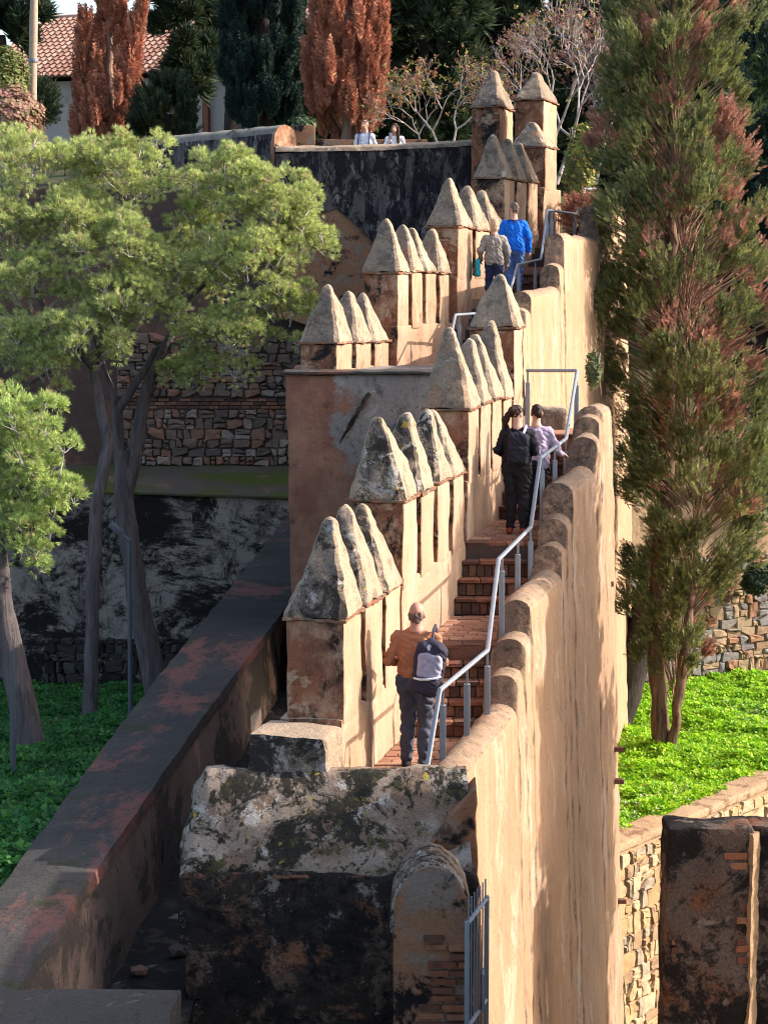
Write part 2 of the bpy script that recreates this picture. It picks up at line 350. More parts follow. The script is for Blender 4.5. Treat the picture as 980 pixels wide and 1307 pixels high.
def simple(name, c, rough=0.6, metal=0.0, nscale=30, var=0.25, bump=0.15, spec=0.3):
    t = MT(name)
    f = t.noise(nscale, 4, 0.6)
    cc = t.mix(f, tuple(x * (1 - var) for x in c), tuple(min(1, x * (1 + var)) for x in c))
    return t.done(cc, rough, t.bump(f, bump, 0.01), metal, spec)
M['galv'] = simple('galvanised steel', (0.20, 0.22, 0.25), 0.5, 0.2, 12, 0.2, 0.05, 0.5)
M['gate_steel'] = simple('grey painted steel', (0.19, 0.215, 0.25), 0.45, 0.3, 12, 0.15, 0.05, 0.5)
M['lamp_steel'] = simple('blue grey lamp steel', (0.10, 0.11, 0.13), 0.5, 0.3)
M['glass'] = simple('dark window glass', (0.03, 0.035, 0.04), 0.1, 0.0, 3, 0.2, 0.0, 0.6)
M['timber'] = simple('weathered timber', (0.36, 0.27, 0.20), 0.85, 0, 8, 0.3, 0.5)
def bark(name, a, b):
    t = MT(name)
    f = t.noise(1.0, 7, 0.65, 0.6, stretch=(11, 11, 1.7))
    c = t.mix(t.mr(f, 0.3, 0.7), a, b)
    return t.done(c, 0.95, t.bump(f, 1.0, 0.05), spec=0.1)
M['pine_bark'] = bark('grey pine bark', (0.06, 0.05, 0.05), (0.17, 0.142, 0.138))
M['cypress_bark'] = bark('fibrous cypress bark', (0.035, 0.022, 0.018), (0.22, 0.135, 0.09))
M['dark_bark'] = bark('dark bark', (0.02, 0.016, 0.014), (0.06, 0.05, 0.044))
M['pale_twig'] = bark('pale bare twigs', (0.27, 0.235, 0.22), (0.46, 0.41, 0.38))
M['brown_twig'] = bark('dry brown twigs', (0.20, 0.125, 0.09), (0.34, 0.22, 0.17))
def leafmat(name, trans=0.35, rough=0.7):
    t = MT(name)
    a = t.node('ShaderNodeAttribute', attribute_name='Col').outputs['Color']
    c = t.mix(0.25, a, t.mix(t.noise(6, 3), (0.2, 0.2, 0.2), (1, 1, 1)), 'SOFT_LIGHT')
    t.put(t.b.inputs['Base Color'], c); t.b.inputs['Roughness'].default_value = rough
    tr = t.node('ShaderNodeBsdfTranslucent', {'Color': c})
    mx = t.node('ShaderNodeMixShader', {0: trans, 1: t.b.outputs[0], 2: tr.outputs[0]})
    t.L.new(mx.outputs[0], t.N['Material Output'].inputs['Surface'])
    return t.m
M['leaf'] = leafmat('foliage', 0.22)
M['herb'] = leafmat('ground herbs', 0.45, 0.55)

# ================================================================== SETTING: ground
S0, S1 = Vector((4.13, 34.7)), Vector((7.3, 38.8))        # foot line of the low retaining wall on the right
def s_line_y(x): return S0.y + (x - S0.x) * (S1.y - S0.y) / (S1.x - S0.x)
def left_ground(Y): return np.clip(-7.2 - 0.14 * (Y - 30), -9.6, -5.6)
def right_ground(Y): return -10.0 - 0.045 * np.clip(Y - 41, 0, 20)
def ground_height(X, Y):
    Z = np.where(X < -3.4 + np.clip((Y - 19) * 0.045, 0, 1.2), left_ground(Y), -15.0)
    hill = 1.9 + np.clip((Y - 56) * 0.12, 0, 8)
    Z = np.where((X < 5.2) & (Y > 48.3), hill, Z)
    sy = S0.y + (X - S0.x) * (S1.y - S0.y) / (S1.x - S0.x)
    rwy = 50.75 + np.clip(X - 5.7, -3, 9) * 0.51
    right = (X >= 2.2) & (Y < rwy) & (Y > sy + 0.25)
    Z = np.where(right, right_ground(Y), Z)
    Z = np.where((X >= 5.2) & (Y >= rwy), np.clip(-4.6 + (Y - 51.3) * 0.28, -4.6, 9), Z)
    Z = np.where(Y < 8, -15, Z)
    return Z
def axis(a, b, st, far):
    c = list(np.arange(a, b + 1e-6, st)); k = st
    lo, hi = [], []
    x = a
    while x > -far: k *= 1.5; x -= k; lo.append(x)
    k = st; x = b
    while x < far: k *= 1.5; x += k; hi.append(x)
    return np.array(lo[::-1] + c + hi)
gx, gy = axis(-14, 16, 0.4, 900), axis(8, 62, 0.4, 1200)
GX, GY = np.meshgrid(gx, gy); GZ = ground_height(GX, GY)
GZ = GZ + 0.10 * np.sin(GX * 1.3 + GY * 0.7) * np.cos(GY * 0.9 - GX * 0.4)
nx_, ny_ = len(gx), len(gy)
idx = np.arange(nx_ * ny_).reshape(ny_, nx_)
quads = np.stack([idx[:-1, :-1], idx[:-1, 1:], idx[1:, 1:], idx[1:, :-1]], -1).reshape(-1, 4)
g = mesh_np('ground', np.stack([GX, GY, GZ], -1).reshape(-1, 3), quads, M['soil'], smooth=True)
tag(g, kind='structure')

# ================================================================== rubble helpers
def clip_poly(poly, nx, ny, d):
    out = []
    for i in range(len(poly)):
        a, b = poly[i], poly[(i + 1) % len(poly)]
        da, db = a[0] * nx + a[1] * ny - d, b[0] * nx + b[1] * ny - d
        if da <= 0: out.append(a)
        if da * db < 0:
            t = da / (da - db); out.append((a[0] + (b[0] - a[0]) * t, a[1] + (b[1] - a[1]) * t))
    return out
def stone_cells(W, H, cell, aspect, rnd, jit=0.5):
    """roughly coursed rubble: uneven courses, mixed block sizes, small fillers, crooked corners"""
    res = []; y = 0.0
    def quad(x0, x1, y0, y1):
        w, h = x1 - x0, y1 - y0; q = min(w, h) * 0.16
        j = lambda: rnd.uniform(-q, q)
        pts = [(x0 + j() * 0.6 + q * 0.3, y0 + j()), ((x0 + x1) / 2 + j(), y0 - abs(j()) * 0.3), (x1 + j() * 0.6 - q * 0.3, y0 + j()), (x1 + j() * 0.4, (y0 + y1) / 2 + j()),
               (x1 + j() * 0.6 - q * 0.3, y1 + j()), ((x0 + x1) / 2 + j(), y1 + abs(j()) * 0.3), (x0 + j() * 0.6 + q * 0.3, y1 + j()), (x0 + j() * 0.4, (y0 + y1) / 2 + j())]
        if rnd.random() < 0.4: pts.pop(rnd.choice((0, 2, 4, 6)))      # knocked-off corner
        res.append(pts)
    while y < H - cell * 0.3:
        h = min(cell * rnd.uniform(0.65, 1.4), H - y); x = -rnd.uniform(0, cell)
        while x < W:
            w = cell * aspect * rnd.uniform(0.55, 1.7); a, b = max(0, x), min(W, x + w)
            if b - a > cell * 0.25:
                dy = rnd.uniform(-0.1, 0.1) * h; r_ = rnd.random()
                if r_ < 0.22 and h > cell * 0.8:
                    m_ = rnd.uniform(0.35, 0.65); quad(a, b, y + dy, y + h * m_); quad(a, b, y + h * m_, y + h + dy)
                elif r_ < 0.34: quad(a, a + (b - a) * 0.6, y + dy, y + h); quad(a + (b - a) * 0.6, b, y + dy, y + h * 0.55); quad(a + (b - a) * 0.6, b, y + h * 0.55, y + h)
                else: quad(a, b, y + dy, y + h + rnd.uniform(-0.08, 0.12) * h)
            x += w
        y += h
    return res
def stone_mesh(name, poly, to_world, nrm, rnd, depth=0.06, joint=0.014):
    """one stone: outline pulled in for the joint, face proud of the mortar and slightly domed"""
    cx = sum(p[0] for p in poly) / len(poly); cy = sum(p[1] for p in poly) / len(poly)
    def inset(k, dd):
        out = []
        for (x, y) in poly:
            dx, dy = cx - x, cy - y; l = math.hypot(dx, dy) + 1e-6
            q = min(k, l * 0.7)
            out.append((x + dx / l * q, y + dy / l * q, dd))
        return out
    d = depth * rnd.uniform(0.5, 1.25)
    rings = [inset(joint * 0.7, -0.04), inset(joint, d * 0.45), inset(joint + d * 0.35, d)]
    V = []; 
    for ri, r in enumerate(rings):
        for (x, y, dd) in r: V.append(to_world(x, y) + nrm * (dd + (rnd.uniform(-0.2, 0.2) * d if ri == 2 else 0)))
    V.append(to_world(cx, cy) + nrm * d * rnd.uniform(0.9, 1.2))
    n = len(poly); Fc = []
    for r in range(2):
        for i in range(n):
            j = (i + 1) % n; Fc.append((r * n + i, r * n + j, (r + 1) * n + j, (r + 1) * n + i))
    for i in range(n): Fc.append((2 * n + i, 2 * n + (i + 1) % n, 3 * n))
    me = bpy.data.meshes.new(name); me.from_pydata([tuple(v) for v in V], [], Fc); me.update()
    return me
def rubble(parent, P0, udir, vdir, W, H, cell, aspect, mat, rnd, depth=0.06, joint=0.014, keep=None, name='stone'):
    u, v = Vector(udir).normalized(), Vector(vdir).normalized(); n = u.cross(v)
    P0 = Vector(P0)
    for poly in stone_cells(W, H, cell, aspect, rnd):
        cx = sum(p[0] for p in poly) / len(poly); cy = sum(p[1] for p in poly) / len(poly)
        w = P0 + u * cx + v * cy
        if keep and not keep(w): continue
        link(name, stone_mesh(name, poly, lambda a, b: P0 + u * a + v * b, n, rnd, depth, joint), mat, parent)
brick_template = None
def brick(parent, x0, x1, y0, y1, z0, z1, mat, name='brick', rough=0.006, rot=0.0):
    """worn brick; the unit mesh is shared"""
    global brick_template
    if brick_template is None:
        brick_template = []
        for k in range(6):
            bm = bmesh.new(); box(bm, -0.5, 0.5, -0.5, 0.5, -0.5, 0.5)
            bmesh.ops.bevel(bm, geom=list(bm.edges), offset=0.07, segments=1, affect='EDGES')
            for v in bm.verts: v.co += Vector((random.uniform(-1, 1), random.uniform(-1, 1), random.uniform(-1, 1))) * 0.035
            me = bpy.data.meshes.new('brick'); bm.to_mesh(me); bm.free(); brick_template.append(me)
    base = random.choice(brick_template)
    key = (base.name, mat.name)
    me = brick_cache.get(key)
    if me is None:
        me = base.copy(); me.materials.append(mat); brick_cache[key] = me
    o = bpy.data.objects.new(name, me); col.objects.link(o)
    o.location = ((x0 + x1) / 2, (y0 + y1) / 2, (z0 + z1) / 2)
    o.scale = (x1 - x0, y1 - y0, z1 - z0); o.rotation_euler = (0, 0, rot)
    if parent is not None:
        o.parent = parent
        if parent.parent is None: o.matrix_parent_inverse = Matrix.Translation(-Vector(parent.location))
    return o
brick_cache = {}
rnd = random.Random(5)

# ================================================================== WALL RUN 1 (the near stepped wall)
class Line:
    def __init__(s, x0, y0, sl):
        s.x0, s.y0, s.s = x0, y0, sl
        l = math.hypot(1, sl); s.n = Vector((1 / l, -sl / l, 0)); s.d = Vector((sl / l, 1 / l, 0))
    def x(s, Y): return s.x0 + s.s * (Y - s.y0)
    def p(s, Y, a, z): return Vector((s.x(Y), Y, z)) + s.n * a
L1 = Line(-0.08, 20.3, 0.23)
L2 = Line(-0.85, 32.0, 0.355)
def r1(Y): return 0.84 + 0.25 * (Y - 20)            # centre line of the right parapet
def r2(Y): return 2.14 + 0.2375 * (Y - 33)
FL = [-4.96, -4.10, -3.30, -2.25]                   # walk levels of run 1

def block(bm, line, y0, y1, a0, a1, z0, z1):
    hexa(bm, [line.p(y0, a0, z0), line.p(y0, a1, z0), line.p(y1, a1, z0), line.p(y1, a0, z0),
              line.p(y0, a0, z1), line.p(y0, a1, z1), line.p(y1, a1, z1), line.p(y1, a0, z1)])
def merlon(parent, line, y0, length, width, z0, zc, za, capmat, over=0.03, tip=0.05, lean=0.0, bodymat=None):
    m = None
    bm = bmesh.new(); block(bm, line, y0, y0 + length, -width, 0.004, z0 - 0.06, zc)
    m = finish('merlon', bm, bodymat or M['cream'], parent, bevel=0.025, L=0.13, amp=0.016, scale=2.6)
    bm = bmesh.new(); lean += rnd.uniform(-0.05, 0.05); za += rnd.uniform(-0.07, 0.05)
    hw, hl = width / 2 + over, length / 2 + over
    yc = y0 + length / 2
    rings = []; H = za - zc
    prof = [(0.0, 1.0, 18), (0.05, 0.985, 18), (0.10, 0.945, 16), (0.25, 0.815, 14), (0.42, 0.665, 12), (0.58, 0.52, 10), (0.73, 0.385, 8), (0.85, 0.285, 6), (0.93, 0.215, 4), (0.975, 0.15, 3), (1.0, 0.06, 2)]
    K = 32
    ox, oy = rnd.uniform(-0.03, 0.03), rnd.uniform(-0.07, 0.07); fat = rnd.uniform(-0.03, 0.05)
    for (t, f, e) in prof:
        r = []; f = f + fat * math.sin(math.pi * t)
        for k in range(K):
            th = 2 * math.pi * (k + 0.5) / K; c, s_ = math.cos(th), math.sin(th)
            q = (abs(c) ** e + abs(s_) ** e) ** (-1.0 / e)
            a = -width / 2 + c * q * (hw * f) + ox * t + lean * t
            b = s_ * q * (hl * f) + oy * t
            p = line.p(yc, a, zc + 0.035 + H * t) + line.d * b
            r.append(p)
        rings.append(r)
    loft(bm, rings)
    finish('cap', bm, capmat, m, L=0.075, amp=0.030, scale=2.2, smooth=0.5, amp2=0.020)
    bm = bmesh.new()     # thin red tile course under the cap
    block(bm, line, y0 - over - 0.004, y0 + length + over + 0.004, -width - over - 0.004, over + 0.004, zc + 0.004, zc + 0.036)
    finish('tile_course', bm, M['tile_edge'], m, bevel=0.006, L=0.09, amp=0.022, scale=6)
    return m

wall1 = empty('fortress_wall', (0.6, 23, -10.5), 'long stepped fortress wall with rows of pointed merlons climbing away from the dark front wall', 'fortress wall')
groups1 = [  # y0, y1, parapet top, cap bottom, apex, merlon starts, cap material
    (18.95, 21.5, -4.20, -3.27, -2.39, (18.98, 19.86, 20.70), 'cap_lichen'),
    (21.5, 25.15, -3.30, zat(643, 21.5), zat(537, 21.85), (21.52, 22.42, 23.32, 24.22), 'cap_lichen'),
    (25.15, 28.5, -2.55, zat(525, 25.2), zat(424, 25.55), (25.18, 26.02, 26.86, 27.70), 'cap'),
    (28.5, 29.35, -1.75, zat(421, 28.5), zat(356, 28.85), (28.52,), 'cap')]
bm = bmesh.new(); block(bm, L1, 18.3, 18.95, -0.74, 0.0, -9, -4.22)
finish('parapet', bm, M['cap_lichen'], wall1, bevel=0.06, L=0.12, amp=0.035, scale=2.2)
for (y0, y1, zp, zc, za, ms, cm) in groups1:
    bm = bmesh.new(); block(bm, L1, y0, y1, -0.62, 0.0, -9.0 if y0 < 28 else -3.0, zp)
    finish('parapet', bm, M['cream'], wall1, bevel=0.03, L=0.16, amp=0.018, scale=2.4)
    for i, ym in enumerate(ms):
        big = y0 > 28
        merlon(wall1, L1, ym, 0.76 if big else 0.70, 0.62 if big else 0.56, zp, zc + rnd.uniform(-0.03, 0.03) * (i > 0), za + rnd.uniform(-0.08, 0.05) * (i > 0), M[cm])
# a small half-height stub merlon at the end of the second group
# right parapet with the tall outer face: one loft of cross-sections, stepping up with the stairs
def parapet_loft(parent, steps, centre, hw, zin, zbot, mat, batter=0.032, name='parapet_wall', dy=0.22):
    """steps: (Y, top) pairs; two entries close together in Y make a step"""
    rings = []
    def ring(Y, top, cx):
        r = [(cx - hw, Y, zin(Y))]
        for q in (0.35, 0.75): r.append((cx - hw, Y, zin(Y) + (top - hw * 0.9 - zin(Y)) * q))
        for k in range(9):
            th = math.pi * (1 - k / 8.0)
            r.append((cx + hw * math.cos(th), Y, top - hw * 0.9 + hw * 0.9 * math.sin(th)))
        z0 = top - hw * 0.9
        for k in range(1, 29):
            t = k / 28.0; t = t ** 1.25
            z = z0 + (zbot - z0) * t
            r.append((cx + hw + batter * (z0 - z), Y, z))
        r.append((cx - hw, Y, zbot))
        return r
    for (ya, ta), (yb, tb) in zip(steps[:-1], steps[1:]):
        n = max(1, int((yb - ya) / dy))
        for k in range(n):
            t = k / n; Y = ya + (yb - ya) * t
            rings.append(ring(Y, ta + (tb - ta) * t, centre(Y)))
    rings.append(ring(steps[-1][0], steps[-1][1], centre(steps[-1][0])))
    bm = bmesh.new(); loft(bm, rings)
    return finish(name, bm, mat, parent, L=0.24, amp=0.026, scale=2.1, smooth=0.8, amp2=0.018)
za, zb, zc_, zd = zat(945, 20.0), zat(766, 22.4), zat(617, 25.3), zat(518, 28.0)
steps1 = [(18.42, za - 0.02), (21.68, za + 0.02), (21.72, za + 0.33), (22.05, za + 0.35), (22.09, za + 0.66), (22.42, za + 0.68), (22.46, zb), (24.55, zb + 0.03),
          (24.59, zb + 0.32), (24.88, zb + 0.34), (24.92, zb + 0.62), (25.24, zb + 0.64), (25.28, zc_), (27.25, zc_ + 0.03), (27.29, zc_ + 0.42), (27.62, zc_ + 0.45), (27.66, zd - 0.12), (27.9, zd - 0.10), (27.94, zd), (28.75, zd)]
parapet_loft(wall1, steps1, r1, 0.19, lambda Y: -5.6 if Y < 22 else (-4.6 if Y < 25 else -3.8), -13.2, M['outer'])
# putlog timbers sticking out of the outer face
for (px, py) in ((781, 745), (793, 956), (794, 997), (797, 1150)):
    p = at(px, py, 28.3)
    bm = bmesh.new(); box(bm, p.x - 0.35, p.x + 0.02, p.y - 0.04, p.y + 0.04, p.z - 0.035, p.z + 0.035)
    finish('putlog', bm, M['tile_edge'], wall1, bevel=0.01, L=0.06, amp=0.01, scale=8)

# ------------------------------------------------------------------ walkway: floors, stairs, pavers
walk = empty('walkway', (0.6, 22, -5)); tag(walk, kind='structure')
def xl(Y): return L1.x(Y) - 0.02
def xr(Y): return r1(Y) - 0.15
def slab(name, y0, y1, z, th, mat, parent, xa=None, xb=None):
    bm = bmesh.new()
    A, B = xa or xl, xb or xr
    hexa(bm, [(A(y0), y0, z - th), (B(y0), y0, z - th), (B(y1), y1, z - th), (A(y1), y1, z - th), (A(y0), y0, z), (B(y0), y0, z), (B(y1), y1, z), (A(y1), y1, z)])
    return finish(name, bm, mat, parent, L=0.5, amp=0.004, scale=3)
def pave(parent, y0, y1, z, mat, bl=0.27, bw=0.135, A=xl, B=xr):
    y = y0; r = 0
    while y + bw <= y1 + 0.02:
        a, b = A(y) + 0.03, B(y) - 0.0
        x = a - (0.5 * bl if r % 2 else 0)
        while x < b - 0.03:
            x0, x1 = max(a, x), min(b, x + bl)
            if x1 - x0 > 0.05:
                brick(parent, x0 + 0.004, x1 - 0.004, y + 0.004, y + bw - 0.004, z - 0.03, z + 0.012 + rnd.uniform(-0.005, 0.005), mat, 'paver')
            x += bl
        y += bw; r += 1
def flight(parent, y0, y1, z0, z1, n, A=xl, B=xr, bricks=True):
    rise, run = (z1 - z0) / n, (y1 - y0) / max(1, n - 1)
    for i in range(n):
        ya = y0 + i * run; zt = z0 + (i + 1) * rise
        st = slab('step', ya + 0.03, ya + run + 0.05, zt - 0.012, rise + 0.05, M['mortar_dark'], parent, A, B)
        if not bricks: continue
        x = A(ya) + 0.02
        while x < B(ya) - 0.02:      # soldier course in the riser
            w = rnd.uniform(0.085, 0.12)
            brick(st, x, min(x + w - 0.012, B(ya)), ya + rnd.uniform(0.0, 0.012), ya + 0.10, zt - rise + 0.004, zt - 0.05, M['brick_step']); x += w
        x = A(ya) + 0.02
        while x < B(ya) - 0.02:      # nosing bricks laid flat
            w = rnd.uniform(0.22, 0.28)
            brick(st, x, min(x + w - 0.01, B(ya)), ya - 0.022 + rnd.uniform(-0.006, 0.006), ya + run + 0.02, zt - 0.042, zt + rnd.uniform(-0.004, 0.006), M['brick']); x += w
slab('landing', 18.3, 21.62, FL[0], 0.6, M['mortar_dark'], walk)
pave(walk, 18.6, 21.5, FL[0], M['paver'])
flight(walk, 21.55, 22.40, FL[0], FL[1], 5)
slab('landing', 22.38, 24.42, FL[1] - 0.012, 0.9, M['mortar_dark'], walk)
pave(walk, 22.62, 24.32, FL[1], M['paver'])
flight(walk, 24.36, 25.02, FL[1], FL[2], 4)
slab('landing', 25.0, 27.5, FL[2] - 0.012, 0.9, M['mortar_dark'], walk)
pave(walk, 25.26, 27.35, FL[2], M['paver'])
flight(walk, 27.4, 28.6, FL[2], FL[3], 6)
slab('landing', 28.6, 30.1, FL[3] - 0.01, 1.2, M['paver'], walk)
kerb = bmesh.new(); kz = zat(519, 29.9)
box(kerb, xat(688, 29.9, kz), xat(724, 29.9, kz), 29.75, 30.1, FL[3] - 3, kz)
finish('kerb', kerb, M['cap'], walk, bevel=0.09, L=0.12, amp=0.02, scale=3, seg=3)

# ================================================================== BASTION AND WALL RUN 2
bx0, bx1 = xat(365, 31.3, -2), xat(600, 31.3, -2)
bast = empty('bastion', (bx0 + 1, 31.5, -10.5), 'square grey and red plastered bastion jutting left below two rows of merlons', 'bastion')
bt = zat(478, 31.3)
bm = bmesh.new()
hexa(bm, [(bx0 + 0.22, 31.12, -11), (1.25, 31.12, -11), (1.35, 34.6, -11), (bx0 + 0.22, 34.6, -11),
          (bx0, 31.3, bt), (1.25, 31.3, bt), (1.35, 34.6, bt), (bx0, 34.6, bt)])
finish('body', bm, M['tower'], bast, bevel=0.05, L=0.22, amp=0.03, scale=1.3)
bm = bmesh.new()
hexa(bm, [(bx0 - 0.035, 31.24, bt), (1.25, 31.24, bt), (1.25, 31.95, bt), (bx0 - 0.03, 31.95, bt),
          (bx0 - 0.035, 31.24, bt + 0.05), (1.25, 31.24, bt + 0.05), (1.25, 31.95, bt + 0.05), (bx0 - 0.03, 31.95, bt + 0.05)])
finish('coping', bm, M['dirt_top'], bast, bevel=0.015, L=0.15, amp=0.012, scale=4)

bm = bmesh.new()
crk = [(472, 502), (462, 518), (458, 524), (450, 536), (446, 546), (440, 552), (433, 566)]
tube(bm, [at(a, b, 31.22) for a, b in crk], [0.045, 0.035, 0.04, 0.03, 0.028, 0.02, 0.008], 6)
finish('crack', bm, M['lichen_front'], bast, L=0.06, amp=0.03, scale=7)
wall2 = empty('fortress_wall', (2, 38, -6), 'upper fortress wall with pointed merlons where the couple climb towards the two tall piers', 'fortress wall')
groups2 = [
    (32.0, 34.4, bt + 0.02, zat(440, 32.0), zat(369, 32.35), (32.0, 32.84, 33.66), 'cap', 0.60),
    (34.4, 37.3, zat(416, 34.5), zat(350, 34.5), zat(284, 34.85), (34.42, 35.12, 35.84, 36.56), 'cap', 0.60),
    (37.3, 40.8, zat(352, 37.5), zat(291, 37.5), zat(234, 37.85), (37.32, 38.35, 39.35), 'cap', 0.60),
    (40.8, 43.3, zat(290, 41.0), zat(229, 41.0), zat(175, 41.35), (40.82, 41.66, 42.48), 'cap_dark', 0.62),
    (43.3, 44.6, zat(240, 43.5), zat(189, 43.5), zat(158, 43.9), (43.35,), 'cap', 0.72)]
for gi, (y0, y1, zp, zc, za2, ms, cm, w) in enumerate(groups2):
    LG = Line(L2.x0 + (0.10, 0.22, 0.30, 0.10, 0.20)[gi], L2.y0, L2.s)
    bm = bmesh.new(); block(bm, LG, y0, y1, -w - 0.05, 0.0, -5.0, zp)
    finish('parapet', bm, M['cream'], wall2, bevel=0.03, L=0.2, amp=0.02, scale=2.4)
    for i, ym in enumerate(ms):
        lg = (ms[1] - ms[0] - 0.16) if len(ms) > 1 else 0.9
        merlon(wall2, LG, ym, lg, w, zp, zc + rnd.uniform(-0.05, 0.03) * (i > 0), za2 + rnd.uniform(-0.12, 0.05) * (i > 0), M[cm])
steps2 = [(32.6, zat(412, 32.6)), (32.95, zat(410, 32.9)), (32.99, zat(394, 33)), (33.35, zat(393, 33.3)), (33.39, zat(372, 33.4)), (36.35, zat(366, 36.3)),
          (36.39, zat(338, 36.4)), (36.8, zat(336, 36.8)), (36.84, zat(297, 36.9)), (41.2, zat(303, 41.2)), (41.24, zat(262, 41.3)), (46, zat(262, 46))]
parapet_loft(wall2, steps2, r2, 0.17, lambda Y: -3.0 if Y < 36 else -1.2, -11.5, M['outer'])
def xl2(Y): return L2.x(Y) - 0.02
def xr2(Y): return r2(Y) - 0.15
walk2 = empty('walkway', (2, 36, -3)); tag(walk2, kind='structure')
FL2 = [-2.25, -1.55, -0.45, 0.15, 0.7]
slab('landing', 30.1, 34.6, FL2[0] - 0.01, 3.0, M['outer'], walk2, lambda Y: 0.2, lambda Y: 2.15 if Y < 32.7 else xr2(Y))
flight(walk2, 34.6, 35.4, FL2[0], FL2[1], 4, xl2, xr2, False)
slab('landing', 35.3, 37.5, FL2[1] - 0.01, 2.0, M['paver'], walk2, xl2, xr2)
flight(walk2, 37.4, 38.3, FL2[1], FL2[2], 6, xl2, xr2, False)
slab('landing', 38.2, 40.3, FL2[2] - 0.01, 2.0, M['paver'], walk2, xl2, xr2)
flight(walk2, 40.2, 40.9, FL2[2], FL2[3], 4, xl2, xr2, True)
slab('landing', 40.8, 42.6, FL2[3] - 0.01, 2.0, M['paver'], walk2, xl2, xr2)
flight(walk2, 42.5, 43.2, FL2[3], FL2[4], 4, xl2, xr2, False)
slab('landing', 43.1, 48.0, FL2[4] - 0.01, 2.0, M['paver'], walk2, xl2, xr2)

# the two tall piers at the top
def pier(px0, px1, Y, ybot, ycap, yap, depth, label):
    x0, x1 = xat(px0, Y, 3), xat(px1, Y, 3)
    w = x1 - x0
    pr = empty('gate_pier', (x0 + w / 2, Y, ybot), label, 'pier', 'tall piers at the top of the wall')
    ln = Line(x1, Y, 0.30)
    m = merlon(pr, ln, Y, depth, w, ybot + 0.06, zat(ycap, Y), zat(yap, Y + depth / 2), M['cap_dark'], over=0.04)
    m.name = 'shaft'
    return pr
pier(600, 637, 46.0, -1.0, 137, 90, 1.25, 'tall red plastered pier with dark pyramid cap beside the black wall')
pier(656, 693, 45.2, -1.0, 128, 93, 1.35, 'tall pier with grey pyramid cap standing furthest right at the wall top')

# ================================================================== FRONT WALL with pale coping, end pier and small buttress
M['buttress'] = stucco('buttress render', (0.29, 0.16, 0.10), (0.36, 0.19, 0.11), [((0.27, 0.22, 0.185), 1.3, 0.53, 0.60, dict(off=3.0)), (BLACK, 1.9, 0.54, 0.60, dict(off=8.0, rough=0.75)), ((0.36, 0.16, 0.08), 2.2, 0.58, 0.64, dict(off=13.0))], bump=1.0, bscale=12)
zt, zl = zat(985, 18.4), zat(1116, 17.9)
front = empty('front_wall', (-0.4, 18.1, -13), 'dark lichen covered cross wall with pale sloping coping in the foreground', 'wall')
xa0, xa1 = xat(272, 18.3, zt), xat(229, 17.85, zl)
xe = xat(592, 18.0, zl)
bm = bmesh.new()
box(bm, xa1 + 0.02, xe + 0.1, 17.86, 18.5, -13, zl + 0.02)
finish('face', bm, M['lichen_front'], front, bevel=0.04, L=0.11, amp=0.05, scale=1.9, amp2=0.03)
bm = bmesh.new(); rings = []
n = 22
for k in range(n + 1):
    t = k / n; x = xa1 - 0.02 + (xe + 0.06 - xa1) * t
    d = max(0.0, (xa0 - x) / (xa0 - xa1)); h = math.sqrt(max(0.0, 1 - d * d)) if d < 1 else 0.0
    top = zl + 0.03 + (zt - zl) * (0.12 + 0.88 * h)
    rings.append([(x, 17.90, zl - 0.03), (x, 17.88, zl + 0.05 * (0.3 + h)), (x, 17.98, zl + (top - zl) * 0.32), (x, 18.12, zl + (top - zl) * 0.66), (x, 18.24, zl + (top - zl) * 0.90), (x, 18.33, top), (x, 18.5, top - 0.01), (x, 18.55, zl)])
loft(bm, rings)
finish('coping', bm, M['lichen_coping'], front, L=0.10, amp=0.035, scale=2.6, smooth=0.9, amp2=0.02)
for k in range(13):      # thin brick string course under the coping
    x = xa1 + 0.02 + k * 0.165
    if x > xe - 0.1: break
    if rnd.random() < 0.45: continue
    brick(front, x, x + 0.155, 17.845 + rnd.uniform(0, 0.02), 17.96, zl - 0.028 + rnd.uniform(-0.01, 0.01), zl - 0.002, M['brick_step'], rot=rnd.uniform(-0.05, 0.05))
bm = bmesh.new(); xw = xat(612, 18.0, -5)
xp = xat(548, 18.0, zl)
hexa(bm, [(xp, 17.90, -13), (xw + 0.20, 17.90, -13), (xw + 0.23, 18.46, -13), (xp, 18.46, -13), (xp, 17.93, zt - 0.55), (xw - 0.02, 18.02, zt - 0.06), (xw - 0.02, 18.46, zt - 0.05), (xp, 18.46, zt - 0.5)])
finish('end_pier', bm, M['red_render'], front, bevel=0.025, L=0.10, amp=0.035, scale=2.3, seg=2)
# buttress with rounded gable top
ux0, ux1, uz, us = xat(502, 17.25, -6), xat(598, 17.25, -6), zat(1104, 17.3), zat(1186, 17.25)
bt_ = empty('buttress', ((ux0 + ux1) / 2, 17.4, -13), 'small round topped buttress with exposed brick beside the steel gate', 'buttress')
bm = bmesh.new(); rings = []
for (Y, e) in ((17.25, 0.0), (17.5, 0.01), (17.95, 0.02)):
    r = [(ux0, Y, -13), (ux0, Y, us)]
    for k in range(1, 12):
        th = math.pi * (1 - k / 12.0)
        cx, hw = (ux0 + ux1) / 2, (ux1 - ux0) / 2
        q = math.sin(th) ** 0.8
        r.append((cx + hw * math.cos(th) * (1.0), Y, us + (uz - us) * q))
    r += [(ux1, Y, us), (ux1, Y, -13)]
    rings.append(r)
loft(bm, rings)
finish('core', bm, M['buttress'], bt_, L=0.10, amp=0.028, scale=2.8, smooth=0.9)
bm = bmesh.new(); rings = []     # grey rounded coping saddle
